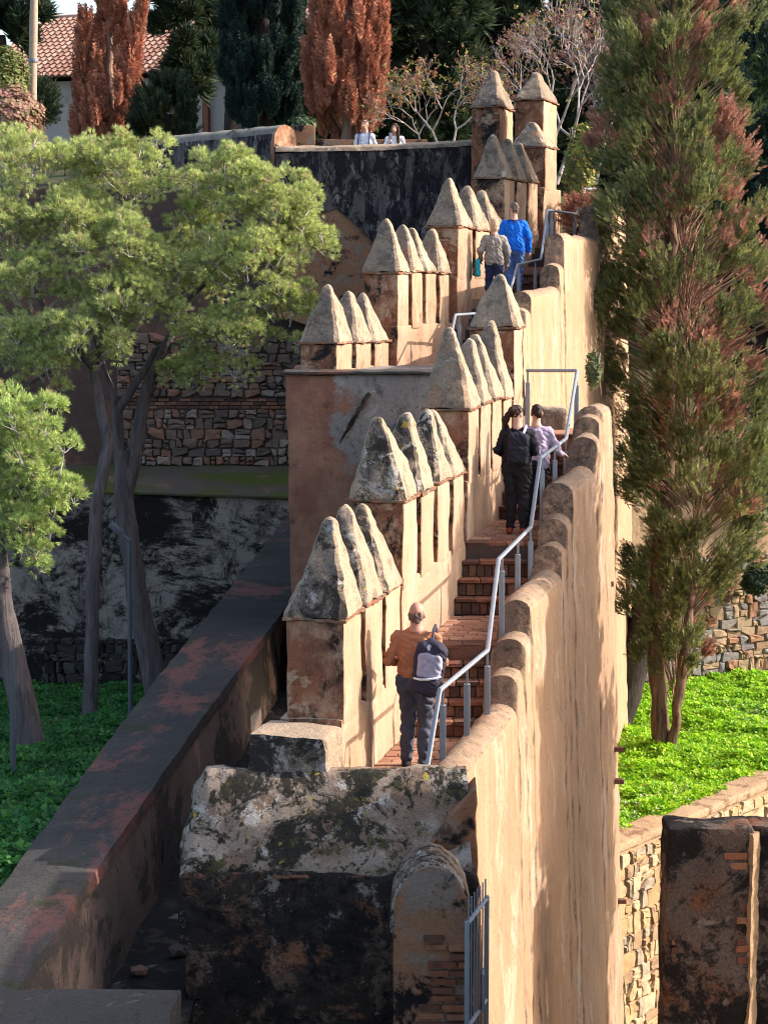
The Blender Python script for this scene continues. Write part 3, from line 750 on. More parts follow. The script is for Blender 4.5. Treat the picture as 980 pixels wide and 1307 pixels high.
for (Y, e) in ((17.285, 0.0), (17.32, 0.025), (17.9, 0.025), (17.94, 0.0)):
    r = []
    cx, hw = (ux0 + ux1) / 2, (ux1 - ux0) / 2 + 0.012
    for k in range(0, 13):
        th = math.pi * (1 - k / 12.0); q = math.sin(th) ** 0.8 if 0 < k < 12 else 0
        r.append((cx + (hw + e) * math.cos(th), Y, us - 0.04 + (uz - us + 0.04 + e) * q))
    for k in range(12, -1, -1):
        th = math.pi * (1 - k / 12.0); q = math.sin(th) ** 0.8 if 0 < k < 12 else 0
        r.append((cx + (hw - 0.035) * math.cos(th), Y, us - 0.10 + (uz - us + 0.055) * q))
    rings.append(r)
loft(bm, rings)
finish('saddle', bm, M['lichen_coping'], bt_, L=0.09, amp=0.022, scale=3.0, smooth=0.9)
y_ = zat(1195, 17.2)
for r_ in range(13):
    x = xat(546, 17.2, -6) + rnd.uniform(-0.04, 0.04) - (0.10 if r_ > 7 else 0)
    while x < ux1 - 0.03:
        w = rnd.uniform(0.17, 0.26)
        if rnd.random() > 0.08:
            brick(bt_, x, min(x + w, ux1 + 0.012), 17.20 + rnd.uniform(-0.01, 0.03), 17.36, y_ - 0.058, y_ - 0.006, M['brick'])
        x += w + 0.012
    y_ -= 0.078

# steel gate leaf beside the buttress
gz_ = zat(1176, 16.9); g0 = Vector((xat(596, 16.9, gz_), 16.9, gz_)); g1 = Vector((xat(621, 17.62, gz_), 17.62, gz_))
gate = empty('steel_gate', (g0.x, g0.y, gz_ - 2.0), 'grey steel bar gate standing open against the tall sunlit wall', 'gate')
gd = (g1 - g0)
def bar(bm, p, q, w):
    p, q = Vector(p), Vector(q); tube(bm, [p, q], w * 0.707, 4)
for k in range(7):
    t = (k + 0.5) / 7; p = g0 + gd * t
    bm = bmesh.new(); box(bm, p.x - 0.006, p.x + 0.006, p.y - 0.012, p.y + 0.012, gz_ - 1.98, gz_ + 0.17)
    finish('bar', bm, M['gate_steel'], gate)
for z in (gz_ - 0.02, gz_ - 0.95, gz_ - 1.9):
    bm = bmesh.new(); bar(bm, g0 + Vector((0, 0, z - gz_)), g1 + Vector((0, 0, z - gz_)), 0.035); finish('cross_rail', bm, M['gate_steel'], gate)
for p in (g0, g1):
    bm = bmesh.new(); box(bm, p.x - 0.022, p.x + 0.022, p.y - 0.022, p.y + 0.022, gz_ - 2.0, gz_); finish('stile', bm, M['gate_steel'], gate, bevel=0.003)
p = g0 + gd * 0.72
bm = bmesh.new(); box(bm, p.x + 0.0, p.x + 0.03, p.y - 0.09, p.y + 0.09, gz_ - 0.95, gz_ - 0.62); finish('lock_plate', bm, M['galv'], gate, bevel=0.004)

# ================================================================== LEFT: sloping low wall, alley, cross wall
NZ = -5.4
left_pts = [(367, 661), (257, 800), (167, 914), (41, 1086), (-60, 1215)]
right_pts = [(363, 775), (261, 910), (159, 1053), (24, 1253)]
def atz(px, py, z):
    u = (px - 490) / FPX; v = (PH / 2 - py) / FPX
    d = Vector((u, CP + v * SP, -SP + v * CP)); return d * (z / d.z)
lp = [atz(a, b, NZ) for a, b in left_pts]; rp = [atz(a, b, NZ) for a, b in right_pts]
def extend(a, b, Y): t = (Y - a.y) / (b.y - a.y); return a + (b - a) * t
lp[-1] = extend(lp[-3], lp[-2], 14.2); rp.append(extend(rp[-2], rp[-1], 14.2)); rp.insert(0, extend(rp[1], rp[0], 44.7)); lp[0] = extend(lp[1], lp[0], 44.7)
def along(pts, Y):
    for a, b in zip(pts[:-1], pts[1:]):
        if a.y >= Y >= b.y: return extend(a, b, Y).x
    return pts[-1].x if Y < pts[-1].y else pts[0].x
lowwall = empty('low_wall', (-2.6, 25, -11), 'long low dark wall with worn reddish top running diagonally on the left', 'wall')
ys = np.arange(14.2, 44.71, 0.5)
bm = bmesh.new()
loft(bm, [[(along(lp, y) - 0.05, y, -11), (along(lp, y), y, NZ - 0.02), (along(rp, y), y, NZ - 0.02), (along(rp, y) + 0.14, y, -7.2), (along(rp, y) + 0.15, y, -11)] for y in ys])
finish('body', bm, M['alley_side'], lowwall, L=0.35, amp=0.03, scale=1.5)
bm = bmesh.new()
loft(bm, [[(along(lp, y) - 0.05, y, NZ - 0.10), (along(lp, y) - 0.04, y, NZ), (along(lp, y) * 0.6 + along(rp, y) * 0.4, y, NZ + 0.03), (along(rp, y) + 0.03, y, NZ + 0.01), (along(rp, y) + 0.05, y, NZ - 0.10)] for y in ys])
finish('coping', bm, M['dirt_top'], lowwall, L=0.3, amp=0.022, scale=1.6)
bm = bmesh.new()
V = []; ay = np.arange(13.8, 44.0, 0.45); ax = np.linspace(0, 1, 7)
for y in ay:
    for t in ax:
        x = along(rp, y) - 0.1 + t * (3.2 if y > 18.1 else max(0.3, -1.72 - along(rp, y) + 0.1))
        p = Vector((x, y, -6.55)); V.append(p + Vector((0, 0, noise.noise(p * 1.3) * 0.12)))
Fq = [(i * 7 + j, i * 7 + j + 1, (i + 1) * 7 + j + 1, (i + 1) * 7 + j) for i in range(len(ay) - 1) for j in range(6)]
o = mesh_np('path', V, Fq, M['rubble_floor'], smooth=True); tag(o, kind='structure')
# loose rubble lying in the alley
for k in range(30):
    px, py = rnd.choice([(130, 1235), (165, 1190), (195, 1150), (205, 1120), (215, 1200), (180, 1245), (290, 985), (330, 930)])
    p = atz(px + rnd.uniform(-22, 22), py + rnd.uniform(-16, 16), -6.5)
    if p.x < along(rp, p.y) + 0.3: continue
    bm = bmesh.new(); bmesh.ops.create_icosphere(bm, subdivisions=1, radius=1)
    s = rnd.uniform(0.035, 0.10)
    for v in bm.verts: v.co = Vector((v.co.x * s * rnd.uniform(0.8, 1.5), v.co.y * s * rnd.uniform(0.8, 1.5), v.co.z * s * 0.65)) + p
    o = finish('loose_stone', bm, M['stone_dark'] if k % 3 else M['stone_black'], amp=0.015, scale=9, smooth=0.3)
    tag(o, 'small loose stone lying on the dark alley floor', 'stone', 'loose stones on the alley floor')
cross = empty('cross_wall', (-2.5, 14.6, -11), 'dark flat topped cross wall at the bottom left corner', 'wall')
bm = bmesh.new(); box(bm, -6.0, -1.55, 13.2, atz(100, 1262, NZ).y, -11, NZ + 0.004)
finish('body', bm, M['dirt_top'], cross, bevel=0.03, L=0.3, amp=0.025, scale=2.0)

# ================================================================== LEFT BACKGROUND: lower stained wall, mossy ledge, rubble wall, black wall
mz0, mz1 = zat(633, 45.0), zat(597, 47.5)
lower = empty('retaining_wall', (-6, 45.5, -10), 'black streaked retaining wall with mossy ledge behind the pine trunks', 'wall')
bm = bmesh.new()
hexa(bm, [(-16, 45, -11), (-1.2, 45, -11), (-1.2, 48, -11), (-16, 48, -11), (-16, 45, mz0 + 0.35), (-1.2, 45, mz0 - 0.1), (-1.2, 48, mz1), (-16, 48, mz1)])
finish('face', bm, M['band_wall'], lower, bevel=0.06, L=0.4, amp=0.04, scale=1.2)
bm = bmesh.new()
hexa(bm, [(-16, 44.9, mz0 + 0.36), (-1.2, 44.9, mz0 - 0.09), (-1.2, 47.6, mz1 + 0.01), (-16, 47.6, mz1 + 0.01), (-16, 44.9, mz0 + 0.42), (-1.2, 44.9, mz0 - 0.03), (-1.2, 47.6, mz1 + 0.07), (-16, 47.6, mz1 + 0.07)])
finish('ledge', bm, M['moss_ledge'], lower, bevel=0.02, L=0.4, amp=0.03, scale=1.5)
rubble(lower, (-7.6, 45.0, -9.6), (1, 0, 0), (0, 0, 1), 5.6, 1.5, 0.21, 1.35, M['stone_black'], rnd, 0.08, 0.006)

upper = empty('rubble_wall', (-6, 48, -5), 'dark rubble stone wall with brick courses above the mossy ledge', 'wall')
bm = bmesh.new(); box(bm, -16, 3.2, 47.5, 48.3, -5.2, 1.95)
finish('core', bm, M['mortar_dark'], upper, L=0.6, amp=0.03, scale=1.5)
rx0, rx1 = xat(150, 47.5, -3), xat(392, 47.5, -3); rz0, rz1 = mz1 + 0.06, zat(425, 47.5)
rubble(upper, (rx0, 47.5, rz0), (1, 0, 0), (0, 0, 1), rx1 - rx0, (rz1 - rz0) * 0.42, 0.185, 1.35, M['stone_dark'], rnd, 0.09, 0.006)
rubble(upper, (rx0, 47.5, rz0 + (rz1 - rz0) * 0.52), (1, 0, 0), (0, 0, 1), rx1 - rx0, (rz1 - rz0) * 0.48, 0.20, 1.35, M['stone_dark'], rnd, 0.09, 0.006)
zb_ = rz0 + (rz1 - rz0) * 0.43
for r_ in range(3):          # levelling courses of brick
    x = rx0 + rnd.uniform(0, 0.2)
    while x < rx1:
        w = rnd.uniform(0.20, 0.30)
        if rnd.random() > 0.15: brick(upper, x, x + w - 0.015, 47.44 + rnd.uniform(0, 0.03), 47.6, zb_ + r_ * 0.085, zb_ + r_ * 0.085 + 0.065, M['brick_step'])
        x += w

def slab_xz(bm, pts, y0, y1):
    a = [bm.verts.new((x, y0, z)) for x, z in pts]; b = [bm.verts.new((x, y1, z)) for x, z in pts]
    bm.faces.new(a); bm.faces.new(b[::-1])
    for i in range(len(pts)):
        j = (i + 1) % len(pts); bm.faces.new([a[j], a[i], b[i], b[j]])
KY = 47.0
black = empty('terrace_wall', (0, KY, -3), 'black lichen stained terrace wall with two visitors standing behind it', 'wall')
edge = [(352, 270), (388, 262), (402, 274), (416, 258), (436, 264), (448, 258), (462, 284), (476, 292), (484, 318), (492, 322), (540, 345), (610, 340)]
top = [(xat(px, KY, 2.8), zat(py, KY)) for px, py in ((612, 186), (500, 190), (352, 196))]
bot = [(xat(px, KY, 0.5), zat(py, KY)) for px, py in edge]
bm = bmesh.new(); slab_xz(bm, bot + top, KY - 0.06, KY + 0.5)
bmesh.ops.triangulate(bm, faces=bm.faces)
finish('stained_face', bm, M['black_wall'], black, L=0.3, amp=0.03, scale=1.6, smooth=0.5)
bm = bmesh.new()
slab_xz(bm, [(xat(px, KY, 0), zat(py, KY)) for px, py in ((352, 402), (610, 480), (610, 250), (352, 230))], KY, KY + 0.52)
finish('lower_render', bm, M['red_render'], black, L=0.3, amp=0.035, scale=1.4)
bm = bmesh.new(); rings = []
for k in range(24):
    t = k / 23; px = 352 + 262 * t; x = xat(px, KY, 2.8); z = zat(193 - 9 * t + 2 * math.sin(t * 3.1), KY)
    rings.append([(x, KY - 0.09, z - 0.02)] + [(x, KY + 0.27 - 0.36 * math.cos(math.pi * q / 6), z + 0.13 * math.sin(math.pi * q / 6) * (1.0)) for q in range(1, 6)] + [(x, KY + 0.63, z - 0.02)])
loft(bm, rings)
finish('coping', bm, M['cap'], black, L=0.25, amp=0.03, scale=2.2, smooth=1.2)
# diagonal wall with rounded, sunlit end
sidew = empty('side_wall', (-2.5, 46.6, -2), 'round topped dark wall with sunlit end behind the big pine crown', 'wall')
e0 = at(364, 198, 47.45); dl = Vector((-1, 0.85, 0)).normalized(); dn = Vector((0.85, 1, 0)).normalized() * 0.36
zt_ = zat(159, 47.4)
bm = bmesh.new(); rings = []
for k in range(9):
    t = k / 8; c = Vector((e0.x, e0.y, 0)) + dl * (t * 4.4)
    zz = zt_ - 0.10 * t
    r = [c - dn + Vector((0, 0, 0.2)), c - dn + Vector((0, 0, zz - 0.36))]
    for q in range(1, 8):
        th = math.pi * (1 - q / 8); r.append(c + dn * math.cos(th) + Vector((0, 0, zz - 0.36 + 0.36 * math.sin(th))))
    r += [c + dn + Vector((0, 0, zz - 0.36)), c + dn + Vector((0, 0, 0.2))]
    rings.append(r)
loft(bm, rings)
sw = finish('body', bm, M['black_wall'], sidew, L=0.25, amp=0.02, scale=2, smooth=0.7)
bm = bmesh.new(); bm.faces.new([bm.verts.new(p - dl * 0.012) for p in rings[0]])
r2_ = [bm.verts.new(p + dl * 0.10) for p in rings[0]]; bm.verts.ensure_lookup_table()
for i in range(len(rings[0])):
    j = (i + 1) % len(rings[0]); bm.faces.new([bm.verts[i], bm.verts[j], r2_[j], r2_[i]])
for v in bm.verts:
    c = Vector((e0.x, e0.y, v.co.z)); v.co += (v.co - c) * 0.02
finish('end_face', bm, M['cream'], sidew, L=0.2, amp=0.012, scale=3)
# low red terrace wall behind the visitors
lowred = empty('terrace_bench_wall', (-1.5, 53, 1.9), 'low reddish terrace wall with a square pillar behind the two visitors', 'wall')
for (a, b, t, y0) in ((372, 402, 160, 53.0), (402, 545, 178, 53.2)):
    bm = bmesh.new(); box(bm, xat(a, y0, 3), xat(b, y0, 3), y0, y0 + 0.5, 1.2, zat(t, y0))
    finish('pillar' if a == 372 else 'low_wall', bm, M['red_render'], lowred, bevel=0.03, L=0.3, amp=0.015, scale=2)

# ================================================================== RIGHT: rubble boundary wall, low retaining wall, dark ruin
rw = empty('boundary_wall', (7, 51, -10), 'sunlit rubble stone boundary wall behind the cypress trunks', 'wall')
RA = R(27); ru = Vector((math.cos(RA), math.sin(RA), 0)); rn = Vector((math.sin(RA), -math.cos(RA), 0)); RO = Vector((xat(786, 50.4, -8), 50.4, -10.6))
bm = bmesh.new(); q0, q1 = RO - ru * 2.5, RO + ru * 11
hexa(bm, [q0 + Vector((0, 0, -1)), q1 + Vector((0, 0, -1)), q1 - rn * 0.6 + Vector((0, 0, -1)), q0 - rn * 0.6 + Vector((0, 0, -1)), q0 + Vector((0, 0, 6)), q1 + Vector((0, 0, 6)), q1 - rn * 0.6 + Vector((0, 0, 6)), q0 - rn * 0.6 + Vector((0, 0, 6))])
finish('core', bm, M['mortar'], rw, L=0.6, amp=0.03, scale=1.5)
rubble(rw, RO, ru, (0, 0, 1), 5.6, 3.4, 0.26, 1.25, M['stone_warm'], rnd, 0.10, 0.006)
for (t_, z_, nb) in ((1.2, -8.9, 2), (2.9, -9.0, 3), (3.3, -8.4, 4), (2.3, -8.3, 3), (1.5, -9.3, 2)):
    for r_ in range(nb):
        p = RO + ru * t_ + rn * 0.05
        brick(rw, p.x - 0.16, p.x + 0.14, p.y - 0.06, p.y + 0.06, z_ + r_ * 0.085, z_ + r_ * 0.085 + 0.065, M['brick'], rot=RA)
sd = (S1 - S0).normalized()
sw_ = empty('garden_retaining_wall', (S0.x, S0.y, -13), 'low ochre stone retaining wall edging the bright green slope', 'wall')
A_, B_ = S0 - sd * 1.6, S1 + sd * 4.5
nn = Vector((sd.y, -sd.x))
bm = bmesh.new()
hexa(bm, [(A_.x, A_.y, -16), (B_.x, B_.y, -16), (B_.x - nn.x * 0.5, B_.y - nn.y * 0.5, -16), (A_.x - nn.x * 0.5, A_.y - nn.y * 0.5, -16),
          (A_.x, A_.y, -10.02), (B_.x, B_.y, -10.02), (B_.x - nn.x * 0.5, B_.y - nn.y * 0.5, -10.02), (A_.x - nn.x * 0.5, A_.y - nn.y * 0.5, -10.02)])
finish('core', bm, M['mortar'], sw_, L=0.4, amp=0.02, scale=2)
bm = bmesh.new(); o1, o2 = nn * 0.07, nn * -0.55
hexa(bm, [(A_.x + o1.x, A_.y + o1.y, -10.02), (B_.x + o1.x, B_.y + o1.y, -10.02), (B_.x + o2.x, B_.y + o2.y, -10.02), (A_.x + o2.x, A_.y + o2.y, -10.02),
          (A_.x + o1.x, A_.y + o1.y, -9.86), (B_.x + o1.x, B_.y + o1.y, -9.86), (B_.x + o2.x, B_.y + o2.y, -9.86), (A_.x + o2.x, A_.y + o2.y, -9.86)])
finish('coping', bm, M['mortar'], sw_, bevel=0.04, L=0.25, amp=0.02, scale=2)
P0 = Vector((A_.x, A_.y, -14.6)) ; Lw = (B_ - A_).length
rubble(sw_, P0, (sd.x, sd.y, 0), (0, 0, 1), Lw, 4.57, 0.27, 1.1, M['stone_ochre'], rnd, 0.07, 0.008,
       keep=lambda w: 790 < 490 + FPX * w.x / w.y < 990 and (w.z > -13.9))

TY = 22.3; tz = zat(1058, TY)
ruin = empty('ruined_wall', (4, TY, -13), 'black weathered ruined wall with exposed bricks in the bottom right corner', 'wall')
tx0, txr, tx1 = xat(850, TY, -7), xat(962, TY, -7), xat(1060, TY, -7)
bm = bmesh.new(); hexa(bm, [(tx0 - 0.02, TY, -13), (txr, TY - 0.03, -13), (txr, TY + 0.62, -13), (tx0 - 0.02, TY + 0.62, -13), (tx0, TY, tz), (txr, TY, tz), (txr, TY + 0.62, tz), (tx0, TY + 0.62, tz)])
finish('left_face', bm, M['ruin'], ruin, bevel=0.05, L=0.14, amp=0.05, scale=2.0)
bm = bmesh.new(); hexa(bm, [(txr - 0.02, TY + 0.16, -13), (tx1, TY + 0.10, -13), (tx1, TY + 0.62, -13), (txr - 0.02, TY + 0.62, -13), (txr - 0.02, TY + 0.14, tz - 0.01), (tx1, TY + 0.1, tz - 0.01), (tx1, TY + 0.6, tz), (txr - 0.02, TY + 0.6, tz)])
finish('right_face', bm, M['ruin'], ruin, bevel=0.05, L=0.16, amp=0.05, scale=2.0)
bm = bmesh.new(); poly_prism(bm, [(txr - 0.10, TY + 0.02), (txr - 0.03, TY - 0.03), (txr + 0.09, TY + 0.16), (txr - 0.10, TY + 0.16)], -13, tz - 0.07)
finish('plaster_edge', bm, M['mortar'], ruin, L=0.09, amp=0.025, scale=2.0, amp2=0.02)
for r_ in range(17):
    z = zat(1080 + r_ * 12.0 + rnd.uniform(-2, 2), TY)
    if rnd.random() < 0.25: continue
    pa = rnd.uniform(916, 930) if r_ in (1, 2, 3) else rnd.uniform(934, 943)
    brick(ruin, xat(pa, TY, z), xat(rnd.uniform(950, 957), TY, z), TY - rnd.uniform(0.0, 0.03), TY + 0.1, z - 0.042, z + 0.035, M['brick'], rot=rnd.uniform(-0.06, 0.06))
for (pa, pb, py) in ((857, 878, 1213), (880, 897, 1211), (857, 868, 1224), (870, 886, 1223), (857, 872, 1202)):
    z = zat(py, TY); brick(ruin, xat(pa, TY, z), xat(pb, TY, z), TY - 0.008, TY + 0.1, z - 0.035, z + 0.03, M['brick'])

# ================================================================== HANDRAILS
def handrail(name, pts, posts, label, drop):
    P = [at(*p) for p in pts]
    h = empty(name, (P[0].x, P[0].y, P[0].z - 0.9), label, 'handrail', 'steel handrails along the walkway')
    bm = bmesh.new(); tube(bm, P, 0.025, 8)
    finish('rail', bm, M['galv'], h)
    for (i, t) in posts:
        a, b = P[i], P[i + 1]; p = a + (b - a) * t
        d = drop(p)
        bm = bmesh.new(); box(bm, p.x - 0.012, p.x + 0.012, p.y - 0.02, p.y + 0.02, d, p.z - 0.01)
        po = finish('post', bm, M['galv'], h, bevel=0.002)
        zt2 = p.z - 0.17
        bm = bmesh.new(); box(bm, p.x - 0.03, p.x + 0.03, p.y - 0.035, p.y + 0.035, d - 0.05, zt2)
        finish('sleeve', bm, M['galv'], po, bevel=0.004)
    return h
rail1 = [(543, 992, 18.75), (561, 881, 19.2), (622, 830, 21.2), (636, 714, 22.2), (677, 673, 24.6), (689, 585, 25.2), (722, 560, 27.4), (736, 474, 28.9)]
handrail('handrail', rail1, [(1, 0.06), (1, 0.55), (1, 1.0), (3, 0.1), (3, 0.58), (3, 1.0), (5, 0.08), (5, 0.55), (5, 1.0), (6, 0.97)],
         'grey steel handrail zigzagging up beside the man in the orange shirt and the two women', lambda p: p.z - 0.98)
handrail('handrail', [(736, 473, 28.9), (672, 473, 29.4)], [(0, 0.98)], 'short level steel guard rail at the top of the women\'s flight', lambda p: p.z - 0.85)
handrail('handrail', [(574, 436, 34.2), (581, 402, 35.0), (622, 399, 36.3)], [(1, 0.12)], 'short steel handrail seen left of the big front merlon tip', lambda p: p.z - 0.8)
handrail('handrail', [(648, 382, 36.0), (660, 338, 37.2), (690, 331, 39.4), (698, 268, 40.5), (735, 273, 43.2), (746, 241, 44.3), (760, 241, 46)],
         [(1, 0.06), (1, 0.75), (2, 0.95), (3, 0.15), (3, 0.95), (5, 0.1)], 'steel handrail climbing beside the man in the blue jacket', lambda p: p.z - 0.8)

# ================================================================== unseen tower added outside the right edge to shade the near left corner
tw_ = empty('shade_tower', (5.6, 13.4, -15), 'unseen rendered tower added outside the right edge to shade the near left corner', 'tower')
bm = bmesh.new(); box(bm, 3.85, 8.0, 9.0, 18.5, -15, -1.6); finish('body', bm, M['cream'], tw_, bevel=0.05, L=0.6, amp=0.03, scale=1.5)
bm = bmesh.new(); box(bm, 3.8, 8.05, 8.95, 18.55, -1.6, -1.45); finish('coping', bm, M['cap'], tw_, bevel=0.03, L=0.5, amp=0.02, scale=2)
# ================================================================== FOLIAGE
def basis(D):
    D = D / (np.linalg.norm(D, axis=1, keepdims=True) + 1e-9)
    ref = np.where(np.abs(D[:, 2:3]) < 0.9, np.array([[0, 0, 1.0]]), np.array([[1.0, 0, 0]]))
    U = np.cross(ref, D); U /= np.linalg.norm(U, axis=1, keepdims=True) + 1e-9
    W = np.cross(D, U)
    th = rng.uniform(0, 2 * np.pi, len(D))[:, None]
    return U * np.cos(th) + W * np.sin(th), -U * np.sin(th) + W * np.cos(th), D
def scatter(name, P, D, S, tv, tf, C, mat, parent=None):
    """one mesh: template (tv, tf) set at every point P along D with size S and colour C"""
    U, W, D = basis(np.asarray(D, float)); P = np.asarray(P, float); S = np.asarray(S, float)[:, None, None]
    V = (tv[None, :, 0:1] * U[:, None, :] + tv[None, :, 1:2] * W[:, None, :] + tv[None, :, 2:3] * D[:, None, :]) * S + P[:, None, :]
    n, k = len(P), len(tv)
    Fc = (tf[None] + (np.arange(n) * k)[:, None, None]).reshape(-1, tf.shape[1])
    return mesh_np(name, V.reshape(-1, 3), Fc, mat, parent, np.repeat(np.asarray(C), k, axis=0))
def tri_template(tris):
    v = np.array([p for t in tris for p in t], float); f = np.arange(len(v)).reshape(-1, 3)
    return v, f
trn = random.Random(3)
def needles(n=18, w=0.055, spread=1.15):
    T = []
    for _ in range(n):
        th, ph = trn.uniform(0, 2 * math.pi), abs(trn.gauss(0, 0.5)) * spread
        d = Vector((math.sin(ph) * math.cos(th), math.sin(ph) * math.sin(th), math.cos(ph)))
        s = d.cross(Vector((trn.uniform(-1, 1), trn.uniform(-1, 1), trn.uniform(-1, 1)))).normalized() * w
        b = d * trn.uniform(-0.1, 0.35); l = trn.uniform(0.75, 1.1)
        T.append((b + s, b - s, d * l))
    return tri_template(T)
def spray(n=11, lw=0.05, ll=0.24):
    T = []
    for i in range(n):
        t = (i + 0.5) / n
        for s in (-1, 1):
            th = trn.uniform(-0.6, 0.6) + (0 if s > 0 else math.pi)
            o = Vector((math.cos(th), math.sin(th), trn.uniform(0.5, 1.1))).normalized()
            L_ = ll * (1.15 - 0.75 * t) * trn.uniform(0.8, 1.25)
            b = Vector((0, 0, t * 0.9)); q = o.cross(Vector((trn.uniform(-1, 1), trn.uniform(-1, 1), trn.uniform(-1, 1)))).normalized() * lw
            T.append((b + q * 0.6, b - q * 0.6 + o * L_ * 0.25, b + o * L_ + q * 0.3))
            T.append((b + o * L_ * 0.3 + q, b + o * L_ * 0.5 - q, b + o * L_ * 1.15))
    T.append(((0.012, 0, 0), (-0.012, 0, 0), (0, 0, 1.0)))
    return tri_template(T)
def leaf_t():
    T = []
    for k in range(3):
        th = k * 2.1 + trn.uniform(-0.3, 0.3); o = Vector((math.cos(th), math.sin(th), 0.35)); q = Vector((-math.sin(th), math.cos(th), 0)) * 0.36
        m_ = o * 0.55
        T += [((0, 0, 0), tuple(m_ + q), tuple(o)), ((0, 0, 0), tuple(o), tuple(m_ - q))]
    return tri_template(T)
NEEDLE, NEEDLE2 = needles(), needles(12, 0.08, 1.5)
SPRAY, SPRAY2 = spray(), spray(7, 0.09, 0.34)
LEAF = leaf_t()
def limb(bm, a, b, ra, rb, wob=0.08, n=6, sides=7):
    a, b = Vector(a), Vector(b); L_ = (b - a).length
    P = []
    for k in range(n + 1):
        t = k / n; p = a.lerp(b, t) + nvec(a * 0.7 + Vector((t * 2.2, 0, t)), 1.0, a.x) * wob * L_ * math.sin(math.pi * t)
        P.append(p)
    tube(bm, P, [ra + (rb - ra) * (k / n) for k in range(n + 1)], sides)
    return P
def colmix(n, tones, wts, jit=0.18):
    t = np.array(tones); k = rng.choice(len(tones), n, p=np.array(wts) / sum(wts))
    return t[k] * rng.uniform(1 - jit, 1 + jit, (n, 1))
def in_ball(n): 
    v = rng.normal(size=(n, 3)); v /= np.linalg.norm(v, axis=1, keepdims=True)
    return v

# ------------------------------------------------------------------ umbrella pines on the left
def pine(name, label, trunk, limbs, lobes, tones, n_clump, per, group='umbrella pines on the left'):
    base = Vector(trunk[0][0])
    t = empty(name, base, label, 'tree', group)
    bm = bmesh.new()
    tube(bm, [p for p, r in trunk], [r for p, r in trunk], 12)
    finish('trunk', bm, M['pine_bark'], t, L=0.3, amp=0.03, scale=2.2, smooth=1.2)
    for (a, b, ra, rb) in limbs:
        bm = bmesh.new(); limb(bm, a, b, ra, rb, 0.06); finish('branch', bm, M['pine_bark'], t, smooth=1.2)
    Ps, Ds, tw = [], [], bmesh.new()
    areas = np.array([l[1].x * l[1].z for l in lobes]); areas = areas / areas.sum()
    for (c, r), w in zip(lobes, areas):
        nc = max(6, int(n_clump * w))
        d = in_ball(nc); d[:, 2] = np.where(rng.random(nc) < 0.6, np.abs(d[:, 2]), d[:, 2]); rad = rng.uniform(0.25, 1.25, (nc, 1)) ** 0.5
        C = np.array(c) + d * rad * np.array(r)
        for q in range(nc):
            cr = rng.uniform(0.16, 0.34) * (r.x ** 0.3)
            m_ = per
            v = in_ball(m_); v[:, 2] = np.where(rng.random(m_) < 0.75, np.abs(v[:, 2]), v[:, 2])
            v /= np.linalg.norm(v, axis=1, keepdims=True)
            p = C[q] + v * cr * rng.uniform(0.55, 1.0, (m_, 1)) * np.array([1.05, 1.05, 0.95])
            Ps.append(p); Ds.append(v * 0.9 + d[q] * 0.4 + np.array([0, 0, 0.35]) + rng.normal(0, 0.25, v.shape))
            # grey twigs inside each clump
            cc = Vector(C[q]); inner = Vector(c) + (cc - Vector(c)) * 0.55 - Vector((0, 0, 0.25))
            if q % 2 == 0: tube(tw, [inner, inner.lerp(cc, 0.6) + Vector((0, 0, -0.05)), cc], [0.018, 0.012, 0.006], 4, False)
            for _ in range(4):
                e = cc + Vector(p[rng.integers(m_)] - C[q]) * 1.05
                tube(tw, [cc - Vector((0, 0, 0.08)), e], [0.009, 0.004], 3, False)
    P = np.concatenate(Ps); D = np.concatenate(Ds)
    C = colmix(len(P), tones, [0.42, 0.30, 0.20, 0.08])
    scatter('crown', P, D, rng.uniform(0.075, 0.135, len(P)), *NEEDLE, C, M['leaf'], t)
    finish('twigs', tw, M['pale_twig'], t, merge=False)['kind'] = 'stuff'
    return t
def lobe(px, py, Y, rx, ry, k=1.0):
    c = at(px, py, Y); s = Y / FPX
    return (c, Vector((rx * s, rx * s * k, ry * s)))
PT = [(0.49, 0.54, 0.19), (0.40, 0.46, 0.165), (0.28, 0.34, 0.13), (0.50, 0.40, 0.23)]
PT2 = [(0.44, 0.55, 0.17), (0.37, 0.47, 0.15), (0.26, 0.34, 0.11), (0.48, 0.42, 0.20)]
Yp = 38.5
def P_(px, py, Y=Yp): return at(px, py, Y)
tr = [(P_(210, 925), 0.27), (P_(196, 860), 0.235), (P_(176, 760), 0.205), (P_(158, 640), 0.185), (P_(156, 575), 0.13)]
pine('pine_tree', 'large umbrella pine with forked trunk and widest crown, nearest the merlons', tr,
     [(P_(157, 630), P_(150, 520), 0.175, 0.10), (P_(150, 525), P_(200, 445), 0.10, 0.07), (P_(158, 640), P_(192, 480), 0.17, 0.11), (P_(192, 482), P_(240, 385), 0.11, 0.06), (P_(240, 385), P_(320, 300), 0.06, 0.03), (P_(200, 445), P_(290, 420), 0.06, 0.03), (P_(150, 525), P_(120, 430), 0.07, 0.04)],
     [lobe(290, 235, 38.0, 52, 44), lobe(345, 275, 37.6, 56, 55), lobe(318, 345, 37.2, 62, 52), lobe(258, 320, 38.8, 46, 60), lobe(382, 325, 37.8, 36, 56), lobe(365, 400, 37.6, 34, 44), lobe(290, 440, 37.6, 62, 45), lobe(245, 475, 38.3, 32, 22)], PT, 250, 52)
tr = [(P_(115, 932, 36.9), 0.16), (P_(117, 850, 36.9), 0.13), (P_(119, 740, 36.9), 0.125), (P_(124, 640, 37), 0.12), (P_(138, 570, 37.2), 0.11), (P_(120, 470, 37.4), 0.09)]
